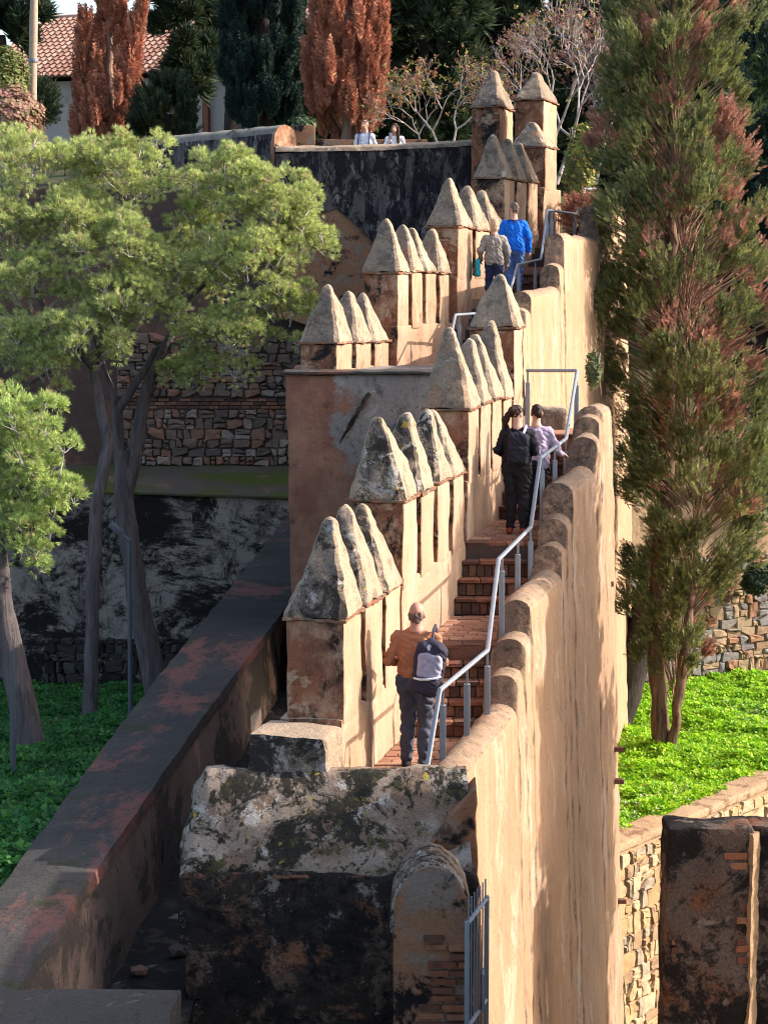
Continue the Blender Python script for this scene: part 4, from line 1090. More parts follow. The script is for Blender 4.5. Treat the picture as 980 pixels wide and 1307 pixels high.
pine('pine_tree', 'slender umbrella pine whose crown fills the upper left, left of the forked pine', tr,
     [(P_(120, 470, 37.4), P_(60, 400, 37.6), 0.07, 0.04), (P_(120, 470, 37.4), P_(150, 380, 37.6), 0.07, 0.04), (P_(60, 400, 37.6), P_(20, 320, 38), 0.05, 0.03), (P_(150, 380, 37.6), P_(170, 270, 38), 0.05, 0.03), (P_(70, 470, 37.4), P_(0, 515, 37), 0.03, 0.02)],
     [lobe(50, 218, 38.6, 74, 42), lobe(165, 225, 38.8, 66, 46), lobe(15, 300, 38.0, 56, 44), lobe(95, 290, 37.8, 50, 38), lobe(150, 325, 37.2, 66, 48), lobe(45, 375, 37.4, 62, 46), lobe(165, 405, 37.0, 56, 46), lobe(215, 365, 37.4, 32, 46), lobe(110, 440, 36.8, 60, 40), lobe(20, 445, 37.2, 50, 34), lobe(70, 470, 37.0, 46, 24)], PT, 330, 50)
tr = [(P_(48, 985, 30.5), 0.24), (P_(36, 930, 30.5), 0.22), (P_(14, 830, 30.5), 0.20), (P_(0, 760, 30.5), 0.18), (P_(-4, 680, 30.6), 0.15)]
pine('pine_tree', 'low leaning pine with fresh green crown cut by the left edge', tr,
     [(P_(-4, 690, 30.6), P_(40, 600, 30.5), 0.09, 0.04), (P_(-4, 700, 30.6), P_(50, 670, 30.4), 0.07, 0.03), (P_(-4, 680, 30.6), P_(-10, 560, 30.6), 0.1, 0.05)],
     [lobe(38, 555, 30.6, 52, 48), lobe(62, 625, 30.4, 38, 60), lobe(15, 610, 30.8, 55, 70), lobe(28, 690, 30.5, 50, 48), lobe(-30, 560, 30.8, 50, 60)], PT2, 110, 52)

# ------------------------------------------------------------------ cypresses
def cypress(name, label, base, env, N, tonefn, size, trunks, bark_, group=None, tmpl=None, shell=0.45, up=1.1, twigs=0, mat=None, jag=0.25, clump=40, cl=(0.30, 0.55)):
    """env: (z, x, y, r) rings of the crown; sprays fill the outer shell, pointing up and out"""
    t = empty(name, base, label, 'tree', group)
    for pts in trunks:
        bm = bmesh.new(); tube(bm, [p for p, r in pts], [r for p, r in pts], 12)
        finish('trunk', bm, bark_, t, L=0.25, amp=0.05, scale=2.4, smooth=1.2)
    E = np.array(env, float); zs = E[:, 0]
    area = np.maximum(E[:, 3], 0.05); zz = np.linspace(zs[0], zs[-1], 200); pr = np.interp(zz, zs, area) ** 1.1
    cdf = np.cumsum(pr) / pr.sum(); nc = max(8, N // clump)
    zc = np.interp(rng.random(nc), cdf, zz); thc = rng.uniform(0, 2 * np.pi, nc); rf = shell + (1 - shell) * rng.random(nc) ** 0.55
    own = rng.integers(0, nc, N); rc = np.interp(zc, zs, E[:, 3])
    lump = np.array([noise.noise(Vector((math.cos(a) * 1.6 + base[0], math.sin(a) * 1.6, b * 0.9))) for a, b in zip(thc, zc)])
    rc = rc * (1 + jag * lump * 1.6) * rf
    CC = np.stack([np.interp(zc, zs, E[:, 1]) + rc * np.cos(thc), np.interp(zc, zs, E[:, 2]) + rc * np.sin(thc), zc], 1)
    sc = np.interp(zc, zs, E[:, 3])[:, None] ** 0.5 * 0.62
    off = in_ball(N) * rng.random((N, 1)) ** 0.5 * np.array([[cl[0], cl[0], cl[1]]]) * sc[own] * rng.uniform(0.6, 1.3, (nc, 1))[own]
    P = CC[own] + off; z = P[:, 2]; th = thc[own]
    xc, yc, r = (np.interp(z, zs, E[:, i]) for i in (1, 2, 3)); r = np.maximum(r, 0.05)
    rr = np.hypot(P[:, 0] - xc, P[:, 1] - yc)
    D = np.stack([np.cos(th) * 0.6, np.sin(th) * 0.6, np.full(N, up)], 1) + off * 1.1 + rng.normal(0, 0.22, (N, 3))
    CLC = CC[own]
    C = tonefn(CLC * 0.75 + P * 0.25, rr / r)
    tv, tf = tmpl or SPRAY
    scatter('crown', P, D, rng.uniform(size * 0.7, size * 1.3, N), tv, tf, C, mat or M['leaf'], t)
    if twigs:
        bm = bmesh.new()
        for k in range(twigs):
            i = rng.integers(N); p = Vector(P[i]); c = Vector((xc[i], yc[i], z[i] - 0.9)); tube(bm, [c.lerp(p, 0.25), c.lerp(p, 0.7) + Vector((0, 0, 0.08)), p + Vector(D[i]) * 0.2], [0.016, 0.010, 0.003], 4, False)
        finish('dead_twigs', bm, M['brown_twig'], t, merge=False)['kind'] = 'stuff'
    return t
def vnoise(P, s, off=0):
    return np.array([noise.noise(Vector((p[0] * s + off, p[1] * s, p[2] * s - off))) for p in P])
CY = 41.6
envpx = [(862, 845, 882), (835, 822, 902), (800, 805, 918), (760, 794, 942), (700, 786, 975), (600, 774, 1005), (500, 759, 1000), (400, 748, 1005), (300, 756, 992), (200, 763, 968), (100, 768, 955), (0, 775, 950), (-120, 800, 930), (-240, 845, 885)]
env = []
for (py, a, b) in envpx:
    pa, pb = at(a, py, CY), at(b, py, CY); env.append((pa.z, (pa.x + pb.x) / 2, CY, (pb.x - pa.x) / 2 * 0.93))
GREEN = [(0.19, 0.21, 0.07), (0.14, 0.165, 0.058), (0.27, 0.28, 0.095), (0.10, 0.12, 0.052)]
BROWN = [(0.42, 0.20, 0.135), (0.34, 0.16, 0.11), (0.46, 0.245, 0.17), (0.28, 0.17, 0.13)]
def tone_main(P, q):
    n = len(P); g_ = colmix(n, GREEN, [3, 3, 2, 2]); b_ = colmix(n, BROWN, [3, 3, 2, 2])
    px = 490 + FPX * P[:, 0] / P[:, 1]; zc = P[:, 2]
    f = vnoise(P, 0.95, 4.0) + 0.5 * vnoise(P, 2.3, 8.0)
    bias = 0.04 + 0.24 * np.clip((px - 850) / 80, -1, 1) + 0.22 * np.clip((zc + 1.2) / 2.0, -1, 0.6)
    bias = np.where(zc < -3.0, np.minimum(bias, 0.06), bias)
    m_ = (f + bias) > 0.43
    inner = q < 0.6
    m_ = m_ | (inner & (rng.random(n) < 0.18))
    return np.where(m_[:, None], b_, g_)
tb = at(845, 978, CY)
cypress('cypress_tree', 'tall old cypress with twin trunks and patches of dead brown foliage', tb, env, 36000, tone_main, 0.215,
        [[(at(846, 985, CY), 0.23), (at(842, 930, CY), 0.18), (at(838, 850, CY), 0.18), (at(838, 780, CY), 0.17), (at(850, 600, CY), 0.18), (at(856, 300, CY), 0.12), (at(858, 0, CY), 0.06)],
         [(at(850, 978, CY - 0.1), 0.12), (at(862, 925, CY - 0.2), 0.10), (at(870, 850, CY - 0.2), 0.11), (at(876, 800, CY - 0.2), 0.11), (at(885, 700, CY), 0.10)]],
        M['cypress_bark'], None, up=0.75, twigs=1200, jag=0.42, shell=0.35, clump=58, cl=(0.36, 0.46))
def tones(T, w): return lambda P, q: colmix(len(P), T, w)
def ring_env(px, Y, rows):
    out = []
    for (py, hw) in rows:
        p = at(px, py, Y); out.append((p.z, p.x, Y, hw * Y / FPX))
    return out
BR2 = [(0.48, 0.195, 0.115), (0.55, 0.25, 0.15), (0.40, 0.155, 0.095), (0.31, 0.125, 0.085)]
DG = [(0.020, 0.045, 0.036), (0.028, 0.055, 0.040), (0.014, 0.034, 0.030), (0.04, 0.07, 0.045)]
DG2 = [(0.035, 0.055, 0.026), (0.05, 0.075, 0.032), (0.022, 0.040, 0.024), (0.07, 0.09, 0.04)]
def plume(px, Y, rows): return ring_env(px, Y, rows)
def brown_cypress(label, px, Y, rows, side, base_y, N):
    t = cypress('cypress_tree', label, at(px, base_y, Y), ring_env(px, Y, rows), N, tones(BR2, [3, 3, 2, 1]), 0.55,
                [[(at(px, base_y, Y), 0.2), (at(px, 20, Y), 0.08)]], M['brown_twig'], 'dead brown cypresses', up=2.6, jag=0.45, shell=0.4, twigs=120, cl=(0.22, 0.95))
    for (a, rws, n_) in side:
        E = np.array([(at(qx, py, Y - 0.4).z, at(qx, py, Y - 0.4).x, Y - 0.4, hw * Y / FPX) for (py, qx, hw) in rws])
        z = rng.uniform(E[0, 0], E[-1, 0], n_); th = rng.uniform(0, 2 * np.pi, n_)
        xc, yc, r = (np.interp(z, E[:, 0], E[:, i]) for i in (1, 2, 3)); r = r * rng.uniform(0.3, 1, n_)
        P = np.stack([xc + r * np.cos(th), yc + r * np.sin(th), z], 1)
        D = np.stack([np.cos(th) * 0.4, np.sin(th) * 0.4, np.full(n_, 1.3)], 1)
        scatter('plume', P, D, rng.uniform(0.35, 0.6, n_), *SPRAY, colmix(n_, BR2, [3, 3, 2, 1]), M['leaf'], t)
    return t
brown_cypress('dead brown cypress with side plumes in front of the house', 140, 62, [(200, 34), (170, 40), (130, 38), (80, 30), (30, 20), (-10, 16), (-60, 5)],
              [(0, [(150, 165, 14), (90, 168, 11), (40, 176, 6), (8, 184, 3)], 450), (0, [(140, 112, 14), (90, 108, 11), (50, 109, 7), (22, 110, 3)], 450)], 205, 3600)
brown_cypress('broad dead brown cypress rising directly above the two visitors', 444, 58, [(182, 28), (150, 37), (100, 41), (50, 38), (0, 32), (-50, 22), (-100, 6)],
              [(0, [(140, 420, 16), (60, 412, 12), (0, 408, 8), (-30, 405, 3)], 400), (0, [(140, 470, 16), (70, 482, 12), (20, 486, 7), (-10, 488, 3)], 400)], 185, 4600)
def conifer(name, label, px, Y, rows, base_y, T, N, size, group, tmpl=None, up=0.8, jag=0.3, bark_=None, shell=0.35):
    return cypress(name, label, at(px, base_y, Y), ring_env(px, Y, rows), N, tones(T, [3, 3, 3, 1]), size,
                   [[(at(px, base_y, Y), 0.28), (at(px, (base_y + rows[-1][0]) / 2, Y), 0.15)]], bark_ or M['dark_bark'], group, tmpl, up=up, jag=jag, shell=shell)
GB = 'dark conifers behind the terrace'
conifer('cypress_tree', 'dense dark blue green columnar cypress between the two dead ones', 337, 60, [(165, 42), (120, 47), (60, 47), (0, 46), (-60, 40), (-120, 10)], 170, DG, 5200, 0.5, GB, up=2.2, jag=0.08)
conifer('conifer_shrub', 'small rounded dark green conifer by the pale house wall', 214, 60, [(178, 40), (150, 42), (125, 30), (108, 10)], 182, DG2, 1800, 0.45, GB, up=1.2, jag=0.2)
PINEY = (NEEDLE2[0], NEEDLE2[1])
conifer('conifer_tree', 'dark spreading conifer hiding the middle of the tiled roof', 232, 66, [(135, 16), (105, 40), (80, 34), (55, 48), (25, 34), (-10, 44), (-110, 15)], 170, DG2, 1900, 0.45, GB, PINEY)
conifer('conifer_tree', 'dark layered conifer between the roof and the blue green cypress', 296, 70, [(80, 16), (60, 28), (20, 34), (-40, 30), (-90, 8)], 170, DG2, 1500, 0.55, GB, PINEY)
for (px, Y, hw, lab) in ((540, 74, 80, 'dark background conifer above the visitor with a phone'), (625, 78, 90, 'dark background conifer above the left tall pier'),
                         (720, 80, 95, 'dark background conifer behind the bare pale tree'), (775, 84, 90, 'dark background conifer at the upper left of the old cypress'), (665, 86, 85, 'dark background conifer straight above the tall piers'), (470, 80, 60, 'dark background conifer behind the broad dead cypress'), (945, 78, 90, 'dark background conifer in the top right corner'), (390, 72, 60, 'dark background conifer between the columnar cypress and the broad dead one')):
    conifer('conifer_tree', lab, px, Y, [(210, hw * 0.8), (150, hw), (60, hw * 1.05), (-40, hw * 0.9), (-130, hw * 0.4)], 230, DG2, 4200, 0.62, GB, PINEY, jag=0.45)
conifer('conifer_tree', 'dark conifer branches in the top left corner beside the pole', 2, 64, [(60, 14), (45, 40), (25, 48), (-10, 40), (-60, 10)], 150, DG2, 1300, 0.5, GB, PINEY)
conifer('conifer_tree', 'dark columnar cypress along the right edge behind the old cypress', 974, 53.5, [(585, 34), (540, 46), (420, 44), (200, 36), (0, 30), (-120, 10)], 590, DG, 6500, 0.5, GB, up=1.6, jag=0.2)
conifer('conifer_tree', 'broad green conifer glimpsed behind the old cypress at upper right', 905, 60, [(420, 60), (300, 70), (150, 75), (0, 70), (-100, 30)], 640, [(0.05, 0.09, 0.035), (0.07, 0.115, 0.045), (0.03, 0.06, 0.03), (0.12, 0.16, 0.06)], 5200, 0.5, GB, PINEY)
conifer('conifer_tree', 'dark leafy tree filling the gap behind the old cypress', 840, 66, [(560, 70), (450, 85), (300, 90), (150, 85), (0, 60), (-80, 20)], 640, DG2, 5000, 0.6, GB, PINEY)
# a cypress standing out of view on the right whose shade falls on the tall wall
cypress('cypress_tree', 'cypress outside the right edge that shades the tall wall', (10.2, 26.1, -15), [(-12, 10.2, 26.1, 1.9), (-8, 10.2, 26.1, 2.35), (-3, 10.2, 26.1, 2.3), (0.2, 10.2, 26.1, 1.9), (1.7, 10.2, 26.1, 0.8)], 8000,
        tones(GREEN, [3, 3, 2, 2]), 0.7, [[((10.2, 26.1, -15), 0.3), ((10.2, 26.1, -4), 0.2)]], M['cypress_bark'], None, SPRAY2, jag=0.12, shell=0.1, cl=(0.6, 0.8))
# leaning dark trunk behind the wall edge
lt = empty('leaning_tree', at(786, 885, 45), 'dark leaning tree trunk behind the wall edge left of the twin cypress trunks', 'tree')
bm = bmesh.new(); tube(bm, [at(778, 930, 45), at(796, 880, 45), at(812, 825, 45), at(828, 770, 45), at(845, 690, 45)], [0.42, 0.40, 0.36, 0.34, 0.25], 12)
finish('trunk', bm, M['dark_bark'], lt, L=0.25, amp=0.08, scale=1.8, smooth=1.2)

# ------------------------------------------------------------------ bare tree with pale twigs, shrubs
def bare_tree(label, base, dirs, depth, length, rad, leaves, tones_, seed, cat='tree'):
    r_ = random.Random(seed)
    t = empty('bare_tree', base, label, cat)
    bm = bmesh.new(); tips = []
    def grow(p, d, l, r, k):
        q = p + d * l
        mid = p.lerp(q, 0.5) + Vector((r_.uniform(-1, 1), r_.uniform(-1, 1), r_.uniform(-1, 1))) * l * 0.10
        tube(bm, [p, mid, q], [r, r * 0.85, r * 0.68], 5 if r > 0.02 else 3, False)
        tips.append(q)
        if k == 0: return
        for _ in range(r_.choice((2, 2, 3))):
            nd = (d + Vector((r_.uniform(-1, 1), r_.uniform(-1, 1), r_.uniform(-0.55, 0.9))) * 0.72).normalized()
            grow(q, nd, l * r_.uniform(0.62, 0.88), r * 0.64, k - 1)
    for (o, d, s) in dirs: grow(Vector(base) + Vector(o), Vector(d).normalized(), length * s, rad * s, depth)
    finish('branches', bm, M['pale_twig'], t, merge=False, smooth=1.3)
    T = np.array([tuple(x) for x in tips[len(dirs):]]); i = rng.integers(0, len(T), leaves)
    P = T[i] + rng.normal(0, 0.16, (leaves, 3))
    scatter('leaves', P, in_ball(leaves), rng.uniform(0.05, 0.10, leaves), *LEAF, colmix(leaves, tones_, [3, 3, 2, 2]), M['leaf'], t)['kind'] = 'stuff'
    return t
AUT = [(0.24, 0.10, 0.08), (0.27, 0.15, 0.10), (0.26, 0.22, 0.07), (0.22, 0.13, 0.12)]
bare_tree('bare pale twigged tree with last red leaves behind the tall piers', at(705, 235, 56), [((0, 0, 0), (-0.25, 0, 1), 1.0), ((0.1, 0, 0), (0.35, 0.1, 1), 1.1), ((0, 0, 0), (0.05, 0, 1), 1.1)], 7, 1.2, 0.062, 1100, AUT, 4)
bare_tree('spindly bare shrub with yellow and rust leaves left of the tall piers', at(570, 205, 54), [((0, 0, 0), (-0.5, 0, 1), 1.0), ((0, 0, 0), (0.3, 0.1, 1), 1.0), ((-0.6, 0, 0), (-0.2, 0, 1), 0.8)], 6, 0.85, 0.042, 650, [(0.26, 0.21, 0.06), (0.28, 0.13, 0.07), (0.14, 0.16, 0.05), (0.32, 0.15, 0.08)], 9)
bare_tree('bare pale twigged tree at the right of the tall piers partly behind the old cypress', at(760, 235, 58), [((0, 0, 0), (-0.2, 0, 1), 1.0), ((0, 0, 0), (0.2, 0, 1), 1.1)], 7, 1.1, 0.055, 1000, AUT, 21)
def shrub(name, label, px, py, Y, rx, ry, T, N, size, group=None, tmpl=None):
    c, r = lobe(px, py, Y, rx, ry)
    t = empty(name, c - Vector((0, 0, r.z)), label, 'shrub', group)
    v = in_ball(N); P = np.array(c) + v * rng.uniform(0.4, 1, (N, 1)) ** 0.5 * np.array(r) * (1 + 0.25 * vnoise(v, 2.0, px)[:, None])
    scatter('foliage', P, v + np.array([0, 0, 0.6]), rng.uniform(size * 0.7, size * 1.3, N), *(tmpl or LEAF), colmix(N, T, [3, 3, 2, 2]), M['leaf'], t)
    bm = bmesh.new()
    for k in range(14):
        e = c + Vector((random.uniform(-0.8, 0.8) * r.x, random.uniform(-0.8, 0.8) * r.y, random.uniform(0, 0.9) * r.z))
        limb(bm, c - Vector((0, 0, r.z)), e, 0.03, 0.006, 0.1, 4, 4)
    finish('stems', bm, M['pale_twig'], t, merge=False)
    return t
shrub('shrub', 'pinkish twiggy shrub at the left edge below the roof', 8, 150, 52, 45, 40, [(0.34, 0.17, 0.13), (0.30, 0.18, 0.13), (0.24, 0.16, 0.10), (0.2, 0.2, 0.08)], 3000, 0.10)
shrub('shrub', 'yellow green shrub at the left edge beside the pole', 5, 105, 56, 30, 45, [(0.18, 0.20, 0.06), (0.14, 0.17, 0.05), (0.10, 0.13, 0.04), (0.22, 0.2, 0.08)], 2200, 0.10)
shrub('shrub', 'dark green conifer shrub at the foot of the pole', 50, 130, 58, 22, 26, DG2, 700, 0.3, None, SPRAY)
shrub('shrub', 'low leafy green shrub between the columnar cypress and the broad dead one', 388, 158, 57, 14, 9, [(0.10, 0.15, 0.06), (0.14, 0.19, 0.09), (0.07, 0.11, 0.05), (0.2, 0.24, 0.12)], 900, 0.10)
shrub('shrub', 'yellow leaved bush right of the tall piers above the handrail', 742, 205, 49, 22, 50, [(0.30, 0.32, 0.06), (0.17, 0.22, 0.05), (0.10, 0.14, 0.04), (0.35, 0.24, 0.07)], 900, 0.09)
shrub('shrub', 'reddish dry shrub over the parapet end beside the upper handrail', 745, 278, 43.8, 24, 26, BROWN, 420, 0.26, None, SPRAY)
shrub('shrub', 'small green plant growing at the tall wall corner above the curved parapet', 757, 470, 33, 10, 26, [(0.07, 0.10, 0.03), (0.10, 0.13, 0.04), (0.05, 0.07, 0.03), (0.16, 0.16, 0.05)], 260, 0.05)
shrub('shrub', 'dark ivy like bush hanging at the right edge over the stone wall', 966, 738, 51.6, 18, 20, DG2, 600, 0.12)
shrub('shrub', 'dark leafy bush topping the boundary wall behind the old cypress', 945, 600, 52.6, 60, 70, DG2, 3200, 0.16)
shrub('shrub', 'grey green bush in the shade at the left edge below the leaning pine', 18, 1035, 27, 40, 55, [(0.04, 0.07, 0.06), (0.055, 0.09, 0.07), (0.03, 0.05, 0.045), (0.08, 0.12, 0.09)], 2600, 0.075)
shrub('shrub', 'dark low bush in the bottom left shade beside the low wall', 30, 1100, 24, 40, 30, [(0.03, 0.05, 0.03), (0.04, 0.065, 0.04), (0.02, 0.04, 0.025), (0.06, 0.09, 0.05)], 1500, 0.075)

# ------------------------------------------------------------------ ground cover
def cover(name, label, xr_, yr_, keep, N, T, wts, size, mound, amp, zfn):
    X = rng.uniform(*xr_, N); Y = rng.uniform(*yr_, N); k = keep(X, Y); X, Y = X[k], Y[k]
    m1 = np.array([noise.noise(Vector((x * mound, y * mound, 0))) for x, y in zip(X, Y)])
    m2 = np.array([noise.noise(Vector((x * mound * 3.1, y * mound * 3.1, 5))) for x, y in zip(X, Y)])
    Z = zfn(X, Y) + amp * (0.55 + 0.7 * m1 + 0.5 * m2).clip(0.02) * rng.uniform(0.35, 1.0, len(X))
    D = np.stack([rng.normal(0, 0.45, len(X)), rng.normal(0, 0.45, len(X)) - 0.1, np.ones(len(X))], 1)
    C = colmix(len(X), T, wts) * (1 + 0.35 * m2)[:, None]
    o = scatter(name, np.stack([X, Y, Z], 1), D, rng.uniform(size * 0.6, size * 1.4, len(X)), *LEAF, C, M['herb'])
    return tag(o, label, 'ground cover', kind='stuff')
def keep_r(X, Y):
    sy = S0.y + (X - S0.x) * (S1.y - S0.y) / (S1.x - S0.x)
    px = 490 + FPX * X / Y
    return (Y > sy + 0.55) & (px > 770) & (px < 1010) & (Y < 50.3 + np.clip(X - 5.7, -3, 9) * 0.51)
cover('ground_cover', 'bright green sunlit weeds covering the slope under the twin trunk cypress', (3.5, 10.5), (34, 53.5), keep_r, 170000,
      [(0.22, 0.45, 0.012), (0.32, 0.54, 0.02), (0.10, 0.28, 0.012), (0.42, 0.56, 0.06)], [3, 3, 2, 1.5], 0.068, 0.6, 0.36, lambda X, Y: right_ground(Y))
cover('white_flowers', 'tiny white flowers among the weeds near the low ochre wall', (3.5, 9), (34.5, 50), lambda X, Y: keep_r(X, Y) & (((Y < 38.2) & (X < 6.4)) | ((X > 8.0) & (Y > 44) & (Y < 48))), 9000,
      [(0.55, 0.58, 0.45), (0.45, 0.5, 0.32), (0.3, 0.4, 0.15), (0.6, 0.6, 0.55)], [3, 2, 2, 2], 0.04, 0.6, 0.38, lambda X, Y: right_ground(Y) + 0.03)
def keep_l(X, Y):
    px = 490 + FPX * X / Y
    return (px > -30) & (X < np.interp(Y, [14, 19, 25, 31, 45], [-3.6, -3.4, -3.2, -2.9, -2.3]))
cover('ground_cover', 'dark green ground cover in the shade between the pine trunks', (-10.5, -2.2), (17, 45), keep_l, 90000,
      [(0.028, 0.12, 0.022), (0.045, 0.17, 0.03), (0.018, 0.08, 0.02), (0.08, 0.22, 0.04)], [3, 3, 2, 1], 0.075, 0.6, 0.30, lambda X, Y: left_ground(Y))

# ------------------------------------------------------------------ house with tiled roof
HT = R(21)
hu = Vector((math.cos(HT), -math.sin(HT), 0)); hv = Vector((-math.sin(HT), -math.cos(HT), 0))   # along the eave, down the slope
E0 = at(-40, 98, 86)                       # left end of the eave
ridge_run, drop = 6.4, 3.2
E0.z = zat(103, 86)
house = empty('house', (E0.x, E0.y, 4), 'pale rendered house with clay tiled roof behind the dark trees', 'house')
LEN = 19.0
def hp(a, b, z): return Vector((E0.x, E0.y, 0)) + hu * a + hv * b + Vector((0, 0, z))
ez = E0.z
bm = bmesh.new()
hexa(bm, [hp(0.3, -0.5, 2), hp(LEN - 0.3, -0.5, 2), hp(LEN - 0.3, -11, 2), hp(0.3, -11, 2), hp(0.3, -0.5, ez - 0.12), hp(LEN - 0.3, -0.5, ez - 0.12), hp(LEN - 0.3, -11, ez - 0.12), hp(0.3, -11, ez - 0.12)])
finish('wall', bm, M['house_wall'], house)
rb = bmesh.new()
v = [rb.verts.new(p) for p in (hp(0, 0, ez), hp(LEN, 0, ez), hp(LEN, -ridge_run, ez + drop), hp(0, -ridge_run, ez + drop), hp(LEN, -2 * ridge_run, ez), hp(0, -2 * ridge_run, ez))]
for f in ((0, 1, 2, 3), (3, 2, 4, 5), (0, 3, 5), (1, 4, 2), (0, 5, 4, 1)): rb.faces.new([v[i] for i in f])
roof = finish('roof', rb, M['roof_base'], house)
nt_ = int(LEN / 0.30); slope = Vector((hv.x * ridge_run, hv.y * ridge_run, -drop)); sl_ = slope.length; sdv = slope / sl_
upn = hu.cross(sdv); upn = upn if upn.z > 0 else -upn
bm = bmesh.new(); courses = 16          # one column of overlapping barrel tiles, shared by all columns
for c in range(courses):
    l0, l1 = c * sl_ / courses, (c + 1) * sl_ / courses + 0.06
    r0, r1_ = 0.095, 0.125
    ra = [sdv * l0 + hu * (r0 * math.cos(th)) + upn * (r0 * math.sin(th) + 0.015) for th in np.linspace(0, math.pi, 7)]
    rb_ = [sdv * l1 + hu * (r1_ * math.cos(th)) + upn * (r1_ * math.sin(th) + 0.045) for th in np.linspace(0, math.pi, 7)]
    V2 = [[bm.verts.new(p) for p in ra], [bm.verts.new(p) for p in rb_]]
    for i in range(6): bm.faces.new([V2[0][i], V2[0][i + 1], V2[1][i + 1], V2[1][i]])
    bm.faces.new(V2[1])
tile_me = bpy.data.meshes.new('tile_column'); bm.to_mesh(tile_me); bm.free(); tile_me.materials.append(M['roof_tile'])
for k in range(nt_):
    o = bpy.data.objects.new('tile_column', tile_me); col.objects.link(o); o.parent = roof
    o.location = hp(0.15 + k * 0.30, -ridge_run, ez + drop)
bm = bmesh.new(); tube(bm, [hp(-0.1, -ridge_run, ez + drop + 0.02), hp(LEN + 0.1, -ridge_run, ez + drop + 0.02)], 0.16, 8); finish('ridge', bm, M['roof_tile'], roof)
def hbox(a0, a1, b0, b1, z0, z1):
    bm = bmesh.new(); hexa(bm, [hp(a0, b0, z0), hp(a1, b0, z0), hp(a1, b1, z0), hp(a0, b1, z0), hp(a0, b0, z1), hp(a1, b0, z1), hp(a1, b1, z1), hp(a0, b1, z1)]); return bm
wn_ = finish('window', hbox(2.9, 3.7, -0.47, -0.6, ez - 1.6, ez - 0.35), M['timber'], house)
finish('pane', hbox(2.98, 3.62, -0.455, -0.5, ez - 1.52, ez - 0.43), M['glass'], wn_)
finish('sill', hbox(2.8, 3.8, -0.35, -0.5, ez - 1.7, ez - 1.6), M['house_wall'], wn_)
finish('downpipe', hbox(10.6, 10.85, -0.25, -0.5, 3, ez - 0.1), M['brick'], house)
pole = empty('wooden_pole', at(44, 140, 57), 'pale wooden pole rising past the roof at upper left', 'pole')
bm = bmesh.new(); tube(bm, [at(41, 200, 57), at(42, 100, 57), at(44, 0, 57), at(45, -70, 57)], [0.13, 0.12, 0.11, 0.10], 10); finish('shaft', bm, M['timber'], pole, L=0.5, amp=0.01)
bm = bmesh.new(); tube(bm, [at(43, 75, 57), at(43, 79, 57)], 0.14, 10); finish('band', bm, M['galv'], pole)
for (px, py0, py1, Y, lab) in ((167, 690, 920, 36.0, 'thin steel lamp post with angled blue grey head among the pine trunks'), (18, 830, 1075, 26.5, 'thin dark steel post at the left edge in front of the leaning pine')):
    p = at(px, py1, Y); lamp = empty('lamp_post', p, lab, 'lamp post')
    q = at(px - 2, py0, Y)
    bm = bmesh.new(); tube(bm, [p, q], [0.045, 0.035], 8); finish('post', bm, M['lamp_steel'], lamp)
    if py0 == 690:
        h = at(150, 676, Y)
        bm = bmesh.new(); tube(bm, [q, at(158, 684, Y)], 0.03, 6); finish('arm', bm, M['lamp_steel'], lamp)
        bm = bmesh.new(); box(bm, -0.16, 0.10, -0.11, 0.11, -0.05, 0.05)
        bmesh.ops.rotate(bm, verts=bm.verts, matrix=Matrix.Rotation(R(42), 3, 'Y')); bmesh.ops.translate(bm, verts=bm.verts, vec=h)
        finish('lamp_head', bm, M['lamp_steel'], lamp, bevel=0.015)
